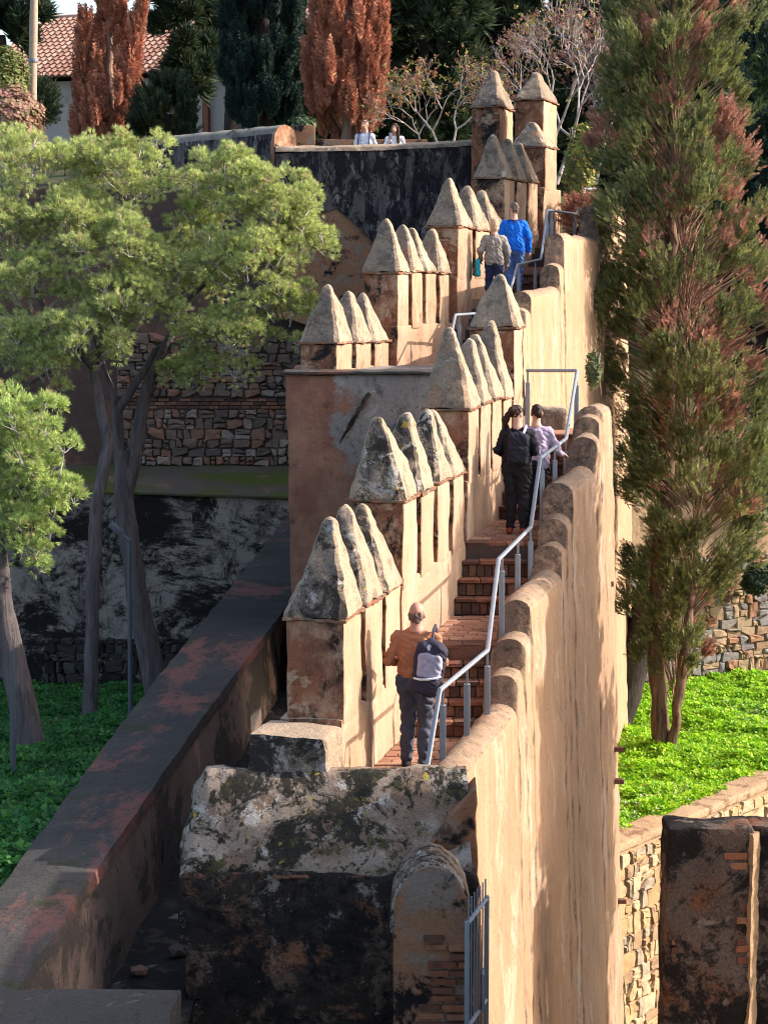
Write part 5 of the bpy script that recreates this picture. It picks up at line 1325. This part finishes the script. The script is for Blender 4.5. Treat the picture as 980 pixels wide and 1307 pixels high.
# ================================================================== PEOPLE (distance-field bodies turned into one continuous mesh each)
def cloth(name, c, var=0.22, rough=0.85):
    t = MT(name); f = t.noise(7, 4, 0.6); g_ = t.noise(90, 2, 0.5)
    cc = t.mix(f, tuple(x * (1 - var) for x in c), tuple(min(1, x * (1 + var)) for x in c))
    return t.done(cc, rough, t.bump(t.math('ADD', f, t.math('MULTIPLY', g_, 0.25)), 0.35, 0.02), spec=0.2)
CL = {'skin': simple('skin', (0.50, 0.27, 0.19), 0.55, 0, 20, 0.12, 0.05), 'tan': simple('sunburnt skin', (0.44, 0.205, 0.14), 0.55, 0, 20, 0.15, 0.05), 'orange': cloth('rust orange jersey', (0.37, 0.15, 0.08)), 'slate': cloth('slate trousers', (0.065, 0.07, 0.095)),
      'black': cloth('black cloth', (0.016, 0.015, 0.019)), 'black2': cloth('charcoal leggings', (0.02, 0.019, 0.022)), 'rustshoe': cloth('rust trainers', (0.30, 0.075, 0.03)), 'darkshoe': cloth('dark shoes', (0.03, 0.025, 0.025)),
      'lavender': cloth('pale lavender top', (0.40, 0.32, 0.42)), 'grey': cloth('grey anorak', (0.24, 0.215, 0.185)), 'navy': cloth('navy jeans', (0.025, 0.035, 0.085)), 'blue': cloth('bright blue jacket', (0.008, 0.13, 0.62)),
      'bluedark': cloth('dark blue yoke', (0.01, 0.03, 0.14)), 'jeans': cloth('blue jeans', (0.07, 0.15, 0.36)), 'white': cloth('white cotton', (0.72, 0.72, 0.76)), 'brownhair': simple('dark brown hair', (0.035, 0.02, 0.015), 0.5, 0, 60, 0.4, 0.5, 0.1),
      'redhair': simple('auburn hair', (0.14, 0.045, 0.02), 0.5, 0, 60, 0.4, 0.5, 0.1), 'blond': simple('sandy hair', (0.50, 0.33, 0.21), 0.6, 0, 60, 0.3, 0.5, 0.1), 'greyhair': simple('grey brown hair', (0.14, 0.10, 0.085), 0.6, 0, 60, 0.4, 0.5, 0.1),
      'pack': cloth('dark purple pack fabric', (0.035, 0.030, 0.048)), 'packlight': cloth('light grey pack fabric', (0.34, 0.32, 0.42)), 'packblack': cloth('black pack fabric', (0.018, 0.018, 0.025)), 'teal': cloth('teal bag fabric', (0.03, 0.33, 0.42)), 'phone': simple('phone shell', (0.5, 0.5, 0.55), 0.3),
      'stripe': simple('reflective stripe', (0.7, 0.7, 0.72), 0.4)}
class Field:
    def __init__(s, lo, hi, h):
        s.h = h; s.lo = np.array(lo, float); s.n = np.ceil((np.array(hi) - s.lo) / h).astype(int) + 1
        s.f = np.full(s.n, 0.5, np.float32); s.best = np.full(s.n, 9.0, np.float32); s.tag = np.zeros(s.n, np.int8)
    def add(s, lo, hi, fn, tag_, k=0.03, sub=False):
        m_ = k + 0.05
        a = np.maximum(0, np.floor((np.array(lo) - m_ - s.lo) / s.h).astype(int)); b = np.minimum(s.n, np.ceil((np.array(hi) + m_ - s.lo) / s.h).astype(int) + 1)
        if np.any(b <= a): return
        ax = [s.lo[i] + s.h * np.arange(a[i], b[i]) for i in range(3)]
        P = np.stack(np.meshgrid(*ax, indexing='ij'), -1)
        d = fn(P).astype(np.float32); sl3 = tuple(slice(a[i], b[i]) for i in range(3))
        f = s.f[sl3]
        if sub:
            s.f[sl3] = np.maximum(f, -d); return
        hh = np.clip(0.5 + 0.5 * (f - d) / k, 0, 1)
        s.f[sl3] = f * (1 - hh) + d * hh - k * hh * (1 - hh)
        w = d < s.best[sl3]; s.best[sl3] = np.where(w, d, s.best[sl3]); s.tag[sl3] = np.where(w, tag_, s.tag[sl3])
    def cone(s, a, b, ra, rb, tag_, k=0.03):
        a, b = np.array(a, float), np.array(b, float); ba = b - a; L2_ = max(1e-9, float(ba @ ba)); r = max(ra, rb)
        def fn(P):
            t = np.clip(((P - a) @ ba) / L2_, 0, 1); return np.linalg.norm(P - a - t[..., None] * ba, axis=-1) - (ra + (rb - ra) * t)
        s.add(np.minimum(a, b) - r, np.maximum(a, b) + r, fn, tag_, k)
    def ell(s, c, r, tag_, k=0.03, rot=None, sub=False):
        c, r = np.array(c, float), np.array(r, float); R_ = np.array(rot) if rot is not None else None; m_ = r.max()
        def fn(P):
            q = P - c
            if R_ is not None: q = q @ R_
            k0 = np.linalg.norm(q / r, axis=-1); k1 = np.linalg.norm(q / r ** 2, axis=-1) + 1e-9
            return k0 * (k0 - 1) / k1
        s.add(c - m_, c + m_, fn, tag_, k, sub)
    def rbox(s, c, half, rad, tag_, k=0.02, rot=None):
        c, hf = np.array(c, float), np.array(half, float) - rad; R_ = np.array(rot) if rot is not None else None; m_ = np.linalg.norm(half)
        def fn(P):
            q = P - c
            if R_ is not None: q = q @ R_
            q = np.abs(q) - hf
            return np.linalg.norm(np.maximum(q, 0), axis=-1) + np.minimum(q.max(-1), 0) - rad
        s.add(c - m_, c + m_, fn, tag_, k)
    def mesh(s, retag=None):
        f, h = s.f, s.h
        ins = f < 0
        c8 = [(i, j, k) for i in (0, 1) for j in (0, 1) for k in (0, 1)]
        sh = tuple(np.array(f.shape) - 1)
        def corner(A, c): return A[c[0]:c[0] + sh[0], c[1]:c[1] + sh[1], c[2]:c[2] + sh[2]]
        cnt = sum(corner(ins, c).astype(np.int8) for c in c8)
        act = (cnt > 0) & (cnt < 8)
        I = np.argwhere(act); acc = np.zeros((len(I), 3)); num = np.zeros(len(I))
        for c in c8:
            for ax in range(3):
                if c[ax]: continue
                d = list(c); d[ax] = 1
                fa = f[I[:, 0] + c[0], I[:, 1] + c[1], I[:, 2] + c[2]]; fb = f[I[:, 0] + d[0], I[:, 1] + d[1], I[:, 2] + d[2]]
                x = (fa < 0) != (fb < 0); t = np.where(x, fa / (fa - fb + 1e-12), 0)
                p = np.tile(np.array(c, float), (len(I), 1)); p[:, ax] += t
                acc += np.where(x[:, None], p, 0); num += x
        V = s.lo + (I + acc / num[:, None]) * h
        vid = -np.ones(act.shape, int); vid[act] = np.arange(len(I))
        T = s.tag[I[:, 0], I[:, 1], I[:, 2]]
        Q = []
        for ax in range(3):
            o = [i for i in range(3) if i != ax]
            a = ins; sl0 = [slice(None)] * 3; sl1 = [slice(None)] * 3
            sl0[ax] = slice(0, -1); sl1[ax] = slice(1, None)
            for q in o: sl0[q] = slice(1, -1); sl1[q] = slice(1, -1)
            e = a[tuple(sl0)] != a[tuple(sl1)]; flip = a[tuple(sl0)]
            E = np.argwhere(e)
            if not len(E): continue
            fl = flip[e]; base_ = E.copy(); base_[:, o[0]] += 1; base_[:, o[1]] += 1
            def vv(d0, d1):
                g_ = base_.copy(); g_[:, o[0]] -= d0; g_[:, o[1]] -= d1; return vid[g_[:, 0], g_[:, 1], g_[:, 2]]
            q4 = np.stack([vv(1, 1), vv(0, 1), vv(0, 0), vv(1, 0)], 1)
            if ax == 1: fl = ~fl
            q4 = np.where(fl[:, None], q4, q4[:, ::-1]); Q.append(q4)
        Q = np.concatenate(Q); Q = Q[(Q >= 0).all(1)]
        return V, Q, T
def field_mesh(name, F_, mats, M4, parent, wrinkle=None):
    """mesh of a field, moved by M4; wrinkle: {tag: (amp, scale)}"""
    V, Q, T = F_.mesh()
    if wrinkle:
        for tg, (am, sc) in wrinkle.items():
            for i in np.nonzero(T == tg)[0]:
                p = V[i]; n1 = noise.noise_vector(Vector((p[0] * sc, p[1] * sc, p[2] * sc * 0.6))) ; n2 = noise.noise_vector(Vector((p[0] * sc * 2.4 + 5, p[1] * sc * 2.4, p[2] * sc * 1.6)))
                cr = 1 - abs(noise.noise(Vector((p[0] * sc * 0.9 + 2, p[1] * sc * 0.9, p[2] * sc * 1.5 + p[0] * sc * 0.8)))) * 3.0
                hz = np.array((p[0], p[1], 0.0)); hz /= np.linalg.norm(hz) + 1e-6
                V[i] = p + np.array(n1) * am + np.array(n2) * am * 0.5 - hz * max(0.0, cr) * am * 1.1
    Mx = np.array(M4); W = V @ Mx[:3, :3].T + Mx[:3, 3]
    me = bpy.data.meshes.new(name); me.vertices.add(len(W)); me.vertices.foreach_set('co', W.astype(np.float32).ravel())
    me.loops.add(Q.size); me.loops.foreach_set('vertex_index', Q.astype(np.int32).ravel())
    me.polygons.add(len(Q)); me.polygons.foreach_set('loop_start', np.arange(0, Q.size, 4, dtype=np.int32))
    me.polygons.foreach_set('use_smooth', np.ones(len(Q), dtype=bool))
    for m_ in mats: me.materials.append(m_)
    ft = np.sort(T[Q], axis=1)[:, 1]
    me.polygons.foreach_set('material_index', ft.astype(np.int32))
    me.update(); me.validate()
    bmx = bmesh.new(); bmx.from_mesh(me); bmesh.ops.recalc_face_normals(bmx, faces=bmx.faces); bmx.to_mesh(me); bmx.free()
    return link(name, me, None, parent)
SK, TOP, BOT, SHOE, YOKE = 0, 1, 2, 3, 4
def hand(F_, w, d, n, curl=0.5, side=1):
    """palm, four unequal bent fingers and a thumb leaving the side of the palm"""
    w, d, n = (np.array(x, float) for x in (w, d, n)); d /= np.linalg.norm(d); n -= d * (n @ d); n /= np.linalg.norm(n); s_ = np.cross(d, n) * side
    F_.cone(w, w + d * 0.05, 0.028, 0.032, SK, 0.02); F_.cone(w + d * 0.04 - s_ * 0.018, w + d * 0.075 - s_ * 0.024, 0.018, 0.014, SK, 0.015); F_.cone(w + d * 0.04 + s_ * 0.018, w + d * 0.075 + s_ * 0.024, 0.018, 0.014, SK, 0.015)
    for i, L_ in enumerate((0.068, 0.078, 0.073, 0.056)):
        b = w + d * 0.082 + s_ * (0.031 - 0.0205 * i)
        d2 = d * math.cos(curl) + n * math.sin(curl); d3 = d * math.cos(curl * 2.1) + n * math.sin(curl * 2.1)
        m_ = b + d2 * L_ * 0.5; F_.cone(b - d * 0.01, m_, 0.0098, 0.0092, SK, 0.004); F_.cone(m_, m_ + d3 * L_ * 0.5, 0.0092, 0.008, SK, 0.004)
    b = w + d * 0.025 + s_ * 0.028; m_ = b + (d * 0.5 + s_ * 0.75 + n * 0.3) * 0.036; F_.cone(b, m_, 0.013, 0.011, SK, 0.008); F_.cone(m_, m_ + (d * 0.85 + s_ * 0.15 + n * 0.45) * 0.034, 0.011, 0.009, SK, 0.005)
def person(label, foot, yaw, H, J, mats, hairfn=None, hairmat=None, res=0.011, stocky=1.0, hem=0.92, jacket=0.0, short=False, legthick=1.0, hands=(), wr=(0.012, 9.0), hip=1.0, group='visitors on the fortress wall', yoke=None):
    root = empty('person', foot, label, 'person', group)
    s = H / 1.75
    M4 = Matrix.Translation(foot) @ Matrix.Rotation(yaw, 4, 'Z') @ Matrix.Scale(s, 4)
    D = dict(pel=(0, 0, 0.94), che=(0, 0.0, 1.24), nek=(0, -0.015, 1.46), hd=(0, 0.025, 1.635), sl=(-0.180, 0, 1.375), sr=(0.180, 0, 1.375), el=(-0.25, -0.02, 1.12), er=(0.25, -0.02, 1.12), wl=(-0.25, 0.08, 0.88), wr=(0.25, 0.08, 0.88),
             kl=(-0.10, 0.03, 0.50), kr=(0.10, 0.03, 0.50), al=(-0.11, -0.02, 0.09), ar=(0.11, -0.02, 0.09), turn=0.0)
    D.update(J); D = {k: (np.array(v, float) if k != 'turn' else v) for k, v in D.items()}
    q = stocky; F_ = Field((-0.62, -0.55, -0.02), (0.62, 0.6, 1.84), res)
    pel, che, nek, hd = D['pel'], D['che'], D['nek'], D['hd']
    F_.ell(pel + (0, -0.005, -0.02), (0.155 * q * hip, 0.122 * q * hip, 0.13), BOT, 0.05)
    F_.ell(pel + (0, 0.0, 0.075), (0.160 * q * hip, 0.126 * q * hip, 0.125), TOP, 0.05)
    F_.ell((pel + che) / 2 + (0, 0.01, 0.0), (0.160 * q + jacket, 0.118 * q + jacket, 0.19), TOP, 0.06)
    F_.ell(che, (0.172 * q + jacket, 0.118 * q + jacket, 0.20), TOP, 0.06)
    F_.cone(D['sl'] + (0.03, 0, -0.01), D['sr'] + (-0.03, 0, -0.01), 0.062 + jacket * 0.5, 0.062 + jacket * 0.5, YOKE if yoke else TOP, 0.05)
    for e_ in ('sl', 'sr'): F_.cone(nek + (0, 0, -0.045), D[e_] * 0.8 + nek * 0.2 + (0, 0, -0.035), 0.058, 0.056, YOKE if yoke else TOP, 0.04)
    F_.cone(che + (0, -0.015, 0.14), nek + (0, 0, -0.02), 0.10, 0.062, YOKE if yoke else TOP, 0.04)
    if jacket > 0: F_.rbox(pel + (0, 0, 0.02 + (hem - 0.92) * 0), (0.172 * q, 0.128 * q, 0.13), 0.09, TOP, 0.05)
    F_.cone(nek + (0, 0, -0.02), hd + (0, -0.02, -0.04), 0.060 * (0.5 + 0.5 * q), 0.056 * (0.5 + 0.5 * q), SK, 0.025)
    c, si = math.cos(D['turn']), math.sin(D['turn']); RT = np.array([[c, -si, 0], [si, c, 0], [0, 0, 1]])
    def hv_(v): return hd + RT @ np.array(v, float)
    F_.ell(hv_((0, -0.01, 0.02)), (0.076, 0.096, 0.098), SK, 0.02, RT); F_.ell(hv_((0, 0.025, -0.055)), (0.056, 0.068, 0.068), SK, 0.035, RT)
    F_.cone(hv_((0, 0.088, 0.0)), hv_((0, 0.107, -0.032)), 0.010, 0.015, SK, 0.012)
    F_.ell(hv_((0, 0.083, -0.068)), (0.024, 0.012, 0.010), SK, 0.012, RT)
    for e in (-1, 1):
        F_.ell(hv_((e * 0.080, -0.005, -0.015)), (0.011, 0.022, 0.034), SK, 0.01, RT)
        F_.ell(hv_((e * 0.031, 0.088, 0.004)), (0.016, 0.008, 0.008), SK, 0.0, RT, True)
    for a, k_, an, sg in (('l', 'kl', 'al', -1), ('r', 'kr', 'ar', 1)):
        h_ = pel + (sg * 0.085 * q, 0, -0.04); kn, ank = D[k_], D[an]; lt = legthick
        F_.cone(h_, kn, 0.098 * q * lt, 0.066 * lt, BOT, 0.045); F_.cone(kn, ank + (0, 0, 0.03), 0.068 * lt, 0.052 * lt, BOT, 0.03); F_.cone(kn * 0.55 + ank * 0.45 + (0, -0.02, 0.06), ank + (0, -0.01, 0.12), 0.062 * lt, 0.05 * lt, BOT, 0.03)
        F_.cone(ank + (0, -0.035, -0.045), ank + (sg * 0.02, 0.13, -0.055), 0.042, 0.038, SHOE, 0.02); F_.cone(ank, ank + (0, 0.05, -0.04), 0.046, 0.045, SHOE, 0.02)
    for sh_, e_, w_, sg in (('sl', 'el', 'wl', -1), ('sr', 'er', 'wr', 1)):
        a, b, w = D[sh_], D[e_], D[w_]
        F_.cone(a, a * 0.35 + b * 0.65 if short else b, 0.061 + jacket * 0.8, (0.054 if short else 0.050) + jacket * 0.7, TOP, 0.035)
        if short: F_.cone(a, b, 0.052, 0.042, SK, 0.02)
        F_.cone(b, w, (0.042 if short else 0.050 + jacket * 0.8), (0.029 if short else 0.037 + jacket * 0.6), SK if short else TOP, 0.02)
    for (w_, d, n, curl, sg) in hands: hand(F_, D[w_], d, n, curl, sg)
    V0 = field_mesh('body', F_, mats, M4, root, {TOP: (wr[0] * 1.35, wr[1]), BOT: (wr[0] * 1.7, wr[1] * 0.8), YOKE: wr})
    if hairfn:
        G_ = Field(tuple(hd - np.array((0.35, 0.35, 0.45))), tuple(hd + np.array((0.35, 0.3, 0.25))), min(res, 0.010)); hairfn(G_, hv_, RT)
        field_mesh('hair', G_, [hairmat], M4, root, {0: (0.010, 26.0)})
    return root, M4, D
def half_cut(G_, hv_, RT):      # clear the face
    G_.ell(hv_((0, 0.10, -0.035)), (0.072, 0.085, 0.10), 0, 0, RT, True)
def hair_short(G_, hv_, RT):
    G_.ell(hv_((0, -0.016, 0.028)), (0.084, 0.100, 0.098), 0, 0.01, RT); G_.ell(hv_((0, -0.05, -0.03)), (0.066, 0.056, 0.075), 0, 0.03, RT); half_cut(G_, hv_, RT)
def hair_bald(G_, hv_, RT):
    G_.ell(hv_((0, -0.018, -0.002)), (0.083, 0.096, 0.078), 0, 0.01, RT); G_.ell(hv_((0, -0.05, -0.035)), (0.064, 0.058, 0.07), 0, 0.03, RT); half_cut(G_, hv_, RT)
    G_.ell(hv_((0, 0.012, 0.075)), (0.066, 0.085, 0.058), 0, 0, RT, True)
def hair_bob(G_, hv_, RT):
    G_.ell(hv_((0, -0.02, 0.02)), (0.098, 0.112, 0.108), 0, 0.01, RT); G_.ell(hv_((0, -0.04, -0.06)), (0.093, 0.085, 0.085), 0, 0.03, RT); half_cut(G_, hv_, RT)
def hair_pony(G_, hv_, RT):
    G_.ell(hv_((0, -0.016, 0.025)), (0.085, 0.103, 0.098), 0, 0.01, RT); G_.ell(hv_((0, -0.11, 0.06)), (0.04, 0.04, 0.04), 0, 0.03, RT)
    G_.cone(hv_((-0.03, -0.12, 0.04)), hv_((-0.10, -0.13, -0.08)), 0.034, 0.044, 0, 0.03); G_.cone(hv_((-0.10, -0.13, -0.08)), hv_((-0.145, -0.10, -0.24)), 0.044, 0.02, 0, 0.03); half_cut(G_, hv_, RT)
def hair_bun(G_, hv_, RT):
    G_.ell(hv_((0, -0.016, 0.025)), (0.087, 0.104, 0.100), 0, 0.01, RT); G_.ell(hv_((0.03, -0.105, -0.02)), (0.05, 0.042, 0.05), 0, 0.03, RT); half_cut(G_, hv_, RT)
def hair_long(G_, hv_, RT):
    G_.ell(hv_((0, -0.018, 0.02)), (0.095, 0.108, 0.108), 0, 0.01, RT)
    for e in (-1, 1): G_.cone(hv_((e * 0.075, -0.01, 0.0)), hv_((e * 0.11, 0.05, -0.34)), 0.042, 0.04, 0, 0.03)
    G_.cone(hv_((0, -0.06, 0)), hv_((0, -0.07, -0.3)), 0.07, 0.06, 0, 0.03); half_cut(G_, hv_, RT)

def tube_part(name, pts, r, mat, M4, parent, sides=6, squash=1.0):
    bm = bmesh.new(); tube(bm, [M4 @ Vector(p) for p in pts], r, sides, True, squash); return finish(name, bm, mat, parent)
# --- man in the orange jersey
pm = at(531, 990, 20.0)
root, M4, D = person('man in rust orange jersey and slate trousers climbing with a backpack on one shoulder', (pm.x, 20.0, FL[0] + 0.012), R(-10), 1.74,
    dict(sl=(-0.205, 0, 1.365), sr=(0.205, 0, 1.36), el=(-0.285, -0.03, 1.12), wl=(-0.17, 0.24, 1.08), er=(0.275, 0.02, 1.13), wr=(0.15, 0.26, 1.10), kl=(-0.10, 0.12, 0.52), al=(-0.11, 0.06, 0.10), kr=(0.10, 0.02, 0.50), ar=(0.10, -0.10, 0.10), hd=(0.0, 0.03, 1.60), nek=(0, -0.015, 1.45)),
    [CL['tan'], CL['orange'], CL['slate'], CL['darkshoe']], hair_bald, CL['greyhair'], 0.010, stocky=1.16, legthick=1.13, hands=[('wl', (0.6, 0.7, 0.1), (0.3, -0.2, 0.9), 0.6, 1), ('wr', (-0.6, 0.7, 0.1), (-0.3, -0.2, 0.9), 0.6, -1)], wr=(0.014, 8.0))
def backpack(label, M4, c, half, tilt, mats, res=0.012, pocket=True, pm_=0, straps=()):
    bp = empty('backpack', M4 @ Vector((c[0], c[1], c[2] - half[2])), label, 'backpack', 'backpacks')
    RT = np.array(Matrix.Rotation(tilt, 3, 'Y'))
    ext = max(half) + 0.16
    F_ = Field(tuple(np.array(c) - ext), tuple(np.array(c) + ext), res)
    F_.rbox(c, half, min(half) * 0.85, 0, 0.03, RT); F_.ell(np.array(c) + RT @ np.array((0, 0, half[2] * 0.55)), (half[0] * 0.72, half[1] * 0.9, half[2] * 0.55), 0, 0.05, RT)
    field_mesh('main_bag', F_, [mats[0]], M4, bp, {0: (0.014, 9.0)})
    if pocket:
        F_ = Field(tuple(np.array(c) - ext), tuple(np.array(c) + ext), res)
        pc = np.array(c) + RT @ np.array((0, -half[1] * 0.62, -half[2] * 0.28)); F_.rbox(pc, (half[0] * 0.82, half[1] * 0.62, half[2] * 0.55), 0.04, 0, 0.02, RT)
        field_mesh('pocket', F_, [mats[1]], M4, bp, {0: (0.010, 9.0)})
    for (pts, r, mt_) in straps: tube_part('strap', pts, r, mt_, M4, bp, 8, 0.45)
    return bp, RT
c = np.array((0.165, -0.235, 1.10))
bp, RT = backpack('grey and dark purple backpack on the right shoulder of the man in orange', M4, c, (0.155, 0.10, 0.27), R(8), [CL['pack'], CL['packlight']], 0.011, False,
    straps=[([(0.19, -0.17, 1.34), (0.185, -0.09, 1.45), (0.185, 0.03, 1.475), (0.19, 0.10, 1.40), (0.19, 0.10, 1.25)], 0.032, CL['pack']), ([(0.10, -0.24, 0.90), (0.12, -0.30, 0.80)], 0.016, CL['pack'])])
F_ = Field(tuple(c - 0.5), tuple(c + 0.5), 0.011); pc = c + RT @ np.array((0.01, -0.062, 0.035)); F_.rbox(pc, (0.125, 0.055, 0.135), 0.05, 0, 0.02, RT); F_.ell(pc + (0, 0, 0.13), (0.075, 0.045, 0.10), 0, 0.03)
field_mesh('light_panel', F_, [CL['packlight']], M4, bp, {0: (0.012, 9.0)})
F_ = Field(tuple(c - 0.5), tuple(c + 0.5), 0.011); F_.rbox(c + RT @ np.array((0.005, -0.065, -0.165)), (0.135, 0.06, 0.085), 0.05, 0, 0.02, RT)
field_mesh('pocket', F_, [CL['pack']], M4, bp, {0: (0.010, 9.0)})
tube_part('stripe', [tuple(c + RT @ np.array(p)) for p in ((-0.125, -0.09, -0.105), (-0.06, -0.128, -0.10), (0.02, -0.132, -0.085), (0.10, -0.118, -0.06), (0.135, -0.08, -0.045))], 0.011, CL['stripe'], M4, bp)
# --- woman in black with backpack
pw = at(657, 672, 26.0)
root, M4, D = person('woman in black with auburn ponytail and rust trainers wearing a black backpack', (pw.x, 25.75, FL[2] + 0.012), R(-4), 1.64,
    dict(turn=R(-38), el=(-0.275, -0.04, 1.14), wl=(-0.16, 0.20, 1.06), er=(0.26, -0.02, 1.13), wr=(0.17, 0.20, 1.05), kl=(-0.085, 0.05, 0.50), kr=(0.095, 0.0, 0.50), al=(-0.085, 0.03, 0.09), ar=(0.10, -0.05, 0.09)),
    [CL['skin'], CL['black'], CL['black2'], CL['rustshoe']], hair_pony, CL['brownhair'], 0.012, stocky=1.14, hip=1.08, legthick=1.12, hands=[('wl', (0.6, 0.7, 0.1), (0.3, -0.2, 0.9), 0.6, 1), ('wr', (-0.6, 0.7, 0.1), (-0.3, -0.2, 0.9), 0.6, -1)])
backpack('black backpack worn by the woman with the auburn ponytail', M4, np.array((0.02, -0.22, 1.17)), (0.15, 0.085, 0.22), R(4), [CL['packblack'], CL['packblack']], 0.012,
    straps=[([(0.08, -0.16, 1.36), (0.12, -0.08, 1.46), (0.13, 0.04, 1.47), (0.14, 0.10, 1.38), (0.15, 0.08, 1.2)], 0.026, CL['packlight']), ([(-0.08, -0.16, 1.36), (-0.12, -0.08, 1.46), (-0.13, 0.04, 1.47), (-0.14, 0.10, 1.38), (-0.15, 0.08, 1.2)], 0.026, CL['packblack'])])
# --- companion in lavender with a hand on the rail
pw2 = at(682, 660, 26.7)
root, M4, D = person('person in pale lavender top with one hand on the rail, beside the woman in black', (pw2.x, 26.55, FL[2] + 0.012), R(-12), 1.60,
    dict(turn=R(10), er=(0.29, 0.06, 1.12), wr=(0.33, 0.26, 1.02), el=(-0.26, -0.02, 1.13), hd=(0.0, 0.04, 1.63)),
    [CL['skin'], CL['lavender'], CL['black2'], CL['darkshoe']], hair_bun, CL['brownhair'], 0.012, stocky=1.1, hip=1.05, legthick=1.05, jacket=0.008, hands=[('wr', (0.55, 0.75, -0.1), (0, 0, -1), 0.75, -1), ('wl', (0, 0.15, -1), (1, 0, 0), 0.4, -1)])
# --- couple further up
pc1 = at(630, 385, 38.0)
root, M4, D = person('woman with sandy hair in grey anorak, left of the man in blue', (pc1.x, 38.0, FL2[2] - 0.18), R(4), 1.64,
    dict(el=(-0.29, -0.04, 1.13), wl=(-0.26, 0.12, 0.96), er=(0.275, -0.03, 1.12), wr=(0.27, 0.03, 0.88), kl=(-0.10, 0.08, 0.52)),
    [CL['skin'], CL['grey'], CL['navy'], CL['darkshoe']], hair_bob, CL['blond'], 0.013, stocky=1.06, jacket=0.014, legthick=1.08, hands=[('wl', (0.2, 0.6, -0.7), (1, 0, 0), 0.7, -1), ('wr', (0, 0.15, -1), (-1, 0, 0), 0.4, 1)])
tb_ = empty('tote_bag', M4 @ Vector((-0.34, 0.06, 0.62)), 'teal cloth bag hanging from the left hand of the woman in grey', 'bag')
F_ = Field((-0.6, -0.3, 0.4), (0.0, 0.4, 1.2), 0.013); F_.rbox((-0.33, 0.07, 0.80), (0.05, 0.13, 0.17), 0.04, 0, 0.02); field_mesh('bag_body', F_, [CL['teal']], M4, tb_, {0: (0.014, 9.0)})
tube_part('handle', [(-0.32, 0.0, 0.94), (-0.28, 0.08, 1.02), (-0.32, 0.16, 0.94)], 0.012, CL['packblack'], M4, tb_)
pc2 = at(655, 385, 39.3)
person('man in a bright blue jacket and jeans climbing the upper stairs', (pc2.x, 39.3, FL2[2] + 0.0), R(-3), 1.80,
    dict(er=(0.285, -0.02, 1.12), wr=(0.285, 0.06, 0.86), el=(-0.285, -0.02, 1.12), kr=(0.10, 0.08, 0.52), turn=R(25)),
    [CL['skin'], CL['blue'], CL['jeans'], CL['darkshoe'], CL['bluedark']], hair_short, CL['greyhair'], 0.013, stocky=1.12, jacket=0.014, legthick=1.12, hands=[('wr', (0, 0.15, -1), (-1, 0, 0), 0.4, 1), ('wl', (0, 0.15, -1), (1, 0, 0), 0.4, -1)], yoke=True)
# --- two visitors on the terrace, facing the camera
pv = at(466, 153, 48.4)
root, M4, D = person('man in a white T-shirt with dark backpack straps standing behind the terrace wall', (pv.x, 48.4, pv.z - 1.78), R(165), 1.78, dict(turn=R(-12)),
    [CL['skin'], CL['white'], CL['navy'], CL['darkshoe']], hair_short, CL['brownhair'], 0.014, stocky=1.1, short=True, hands=[('wl', (0, 0.15, -1), (1, 0, 0), 0.4, -1), ('wr', (0, 0.15, -1), (-1, 0, 0), 0.4, 1)])
backpack('dark backpack on the back of the man in the white T-shirt', M4, np.array((0.0, -0.21, 1.2)), (0.15, 0.08, 0.22), 0.0, [CL['navy'], CL['navy']], 0.015, False,
    straps=[([(e * 0.09, -0.14, 1.40), (e * 0.125, -0.02, 1.485), (e * 0.13, 0.09, 1.42), (e * 0.13, 0.135, 1.28), (e * 0.14, 0.12, 1.12)], 0.03, CL['navy']) for e in (-1, 1)])
pv = at(504, 157, 48.5)
root, M4, D = person('woman with long dark hair in white looking at a phone behind the terrace wall', (pv.x, 48.5, pv.z - 1.68), R(172), 1.68,
    dict(turn=R(-10), er=(0.24, 0.10, 1.16), wr=(0.10, 0.27, 1.32), hd=(0.0, 0.04, 1.62)), [CL['skin'], CL['white'], CL['navy'], CL['darkshoe']], hair_long, CL['brownhair'], 0.013, stocky=1.02,
    hands=[('wr', (-0.3, 0.2, 0.9), (-0.5, 0.6, 0), 0.8, 1), ('wl', (0, 0.15, -1), (1, 0, 0), 0.4, -1)])
ph = bmesh.new(); box(ph, -0.036, 0.036, -0.005, 0.005, -0.075, 0.075)
bmesh.ops.transform(ph, verts=ph.verts, matrix=M4 @ Matrix.Translation((0.06, 0.335, 1.42)) @ Matrix.Rotation(R(-20), 4, 'X'))
tag(finish('phone', ph, CL['phone'], None, bevel=0.004), 'pale mobile phone held up by the woman in white', 'phone')
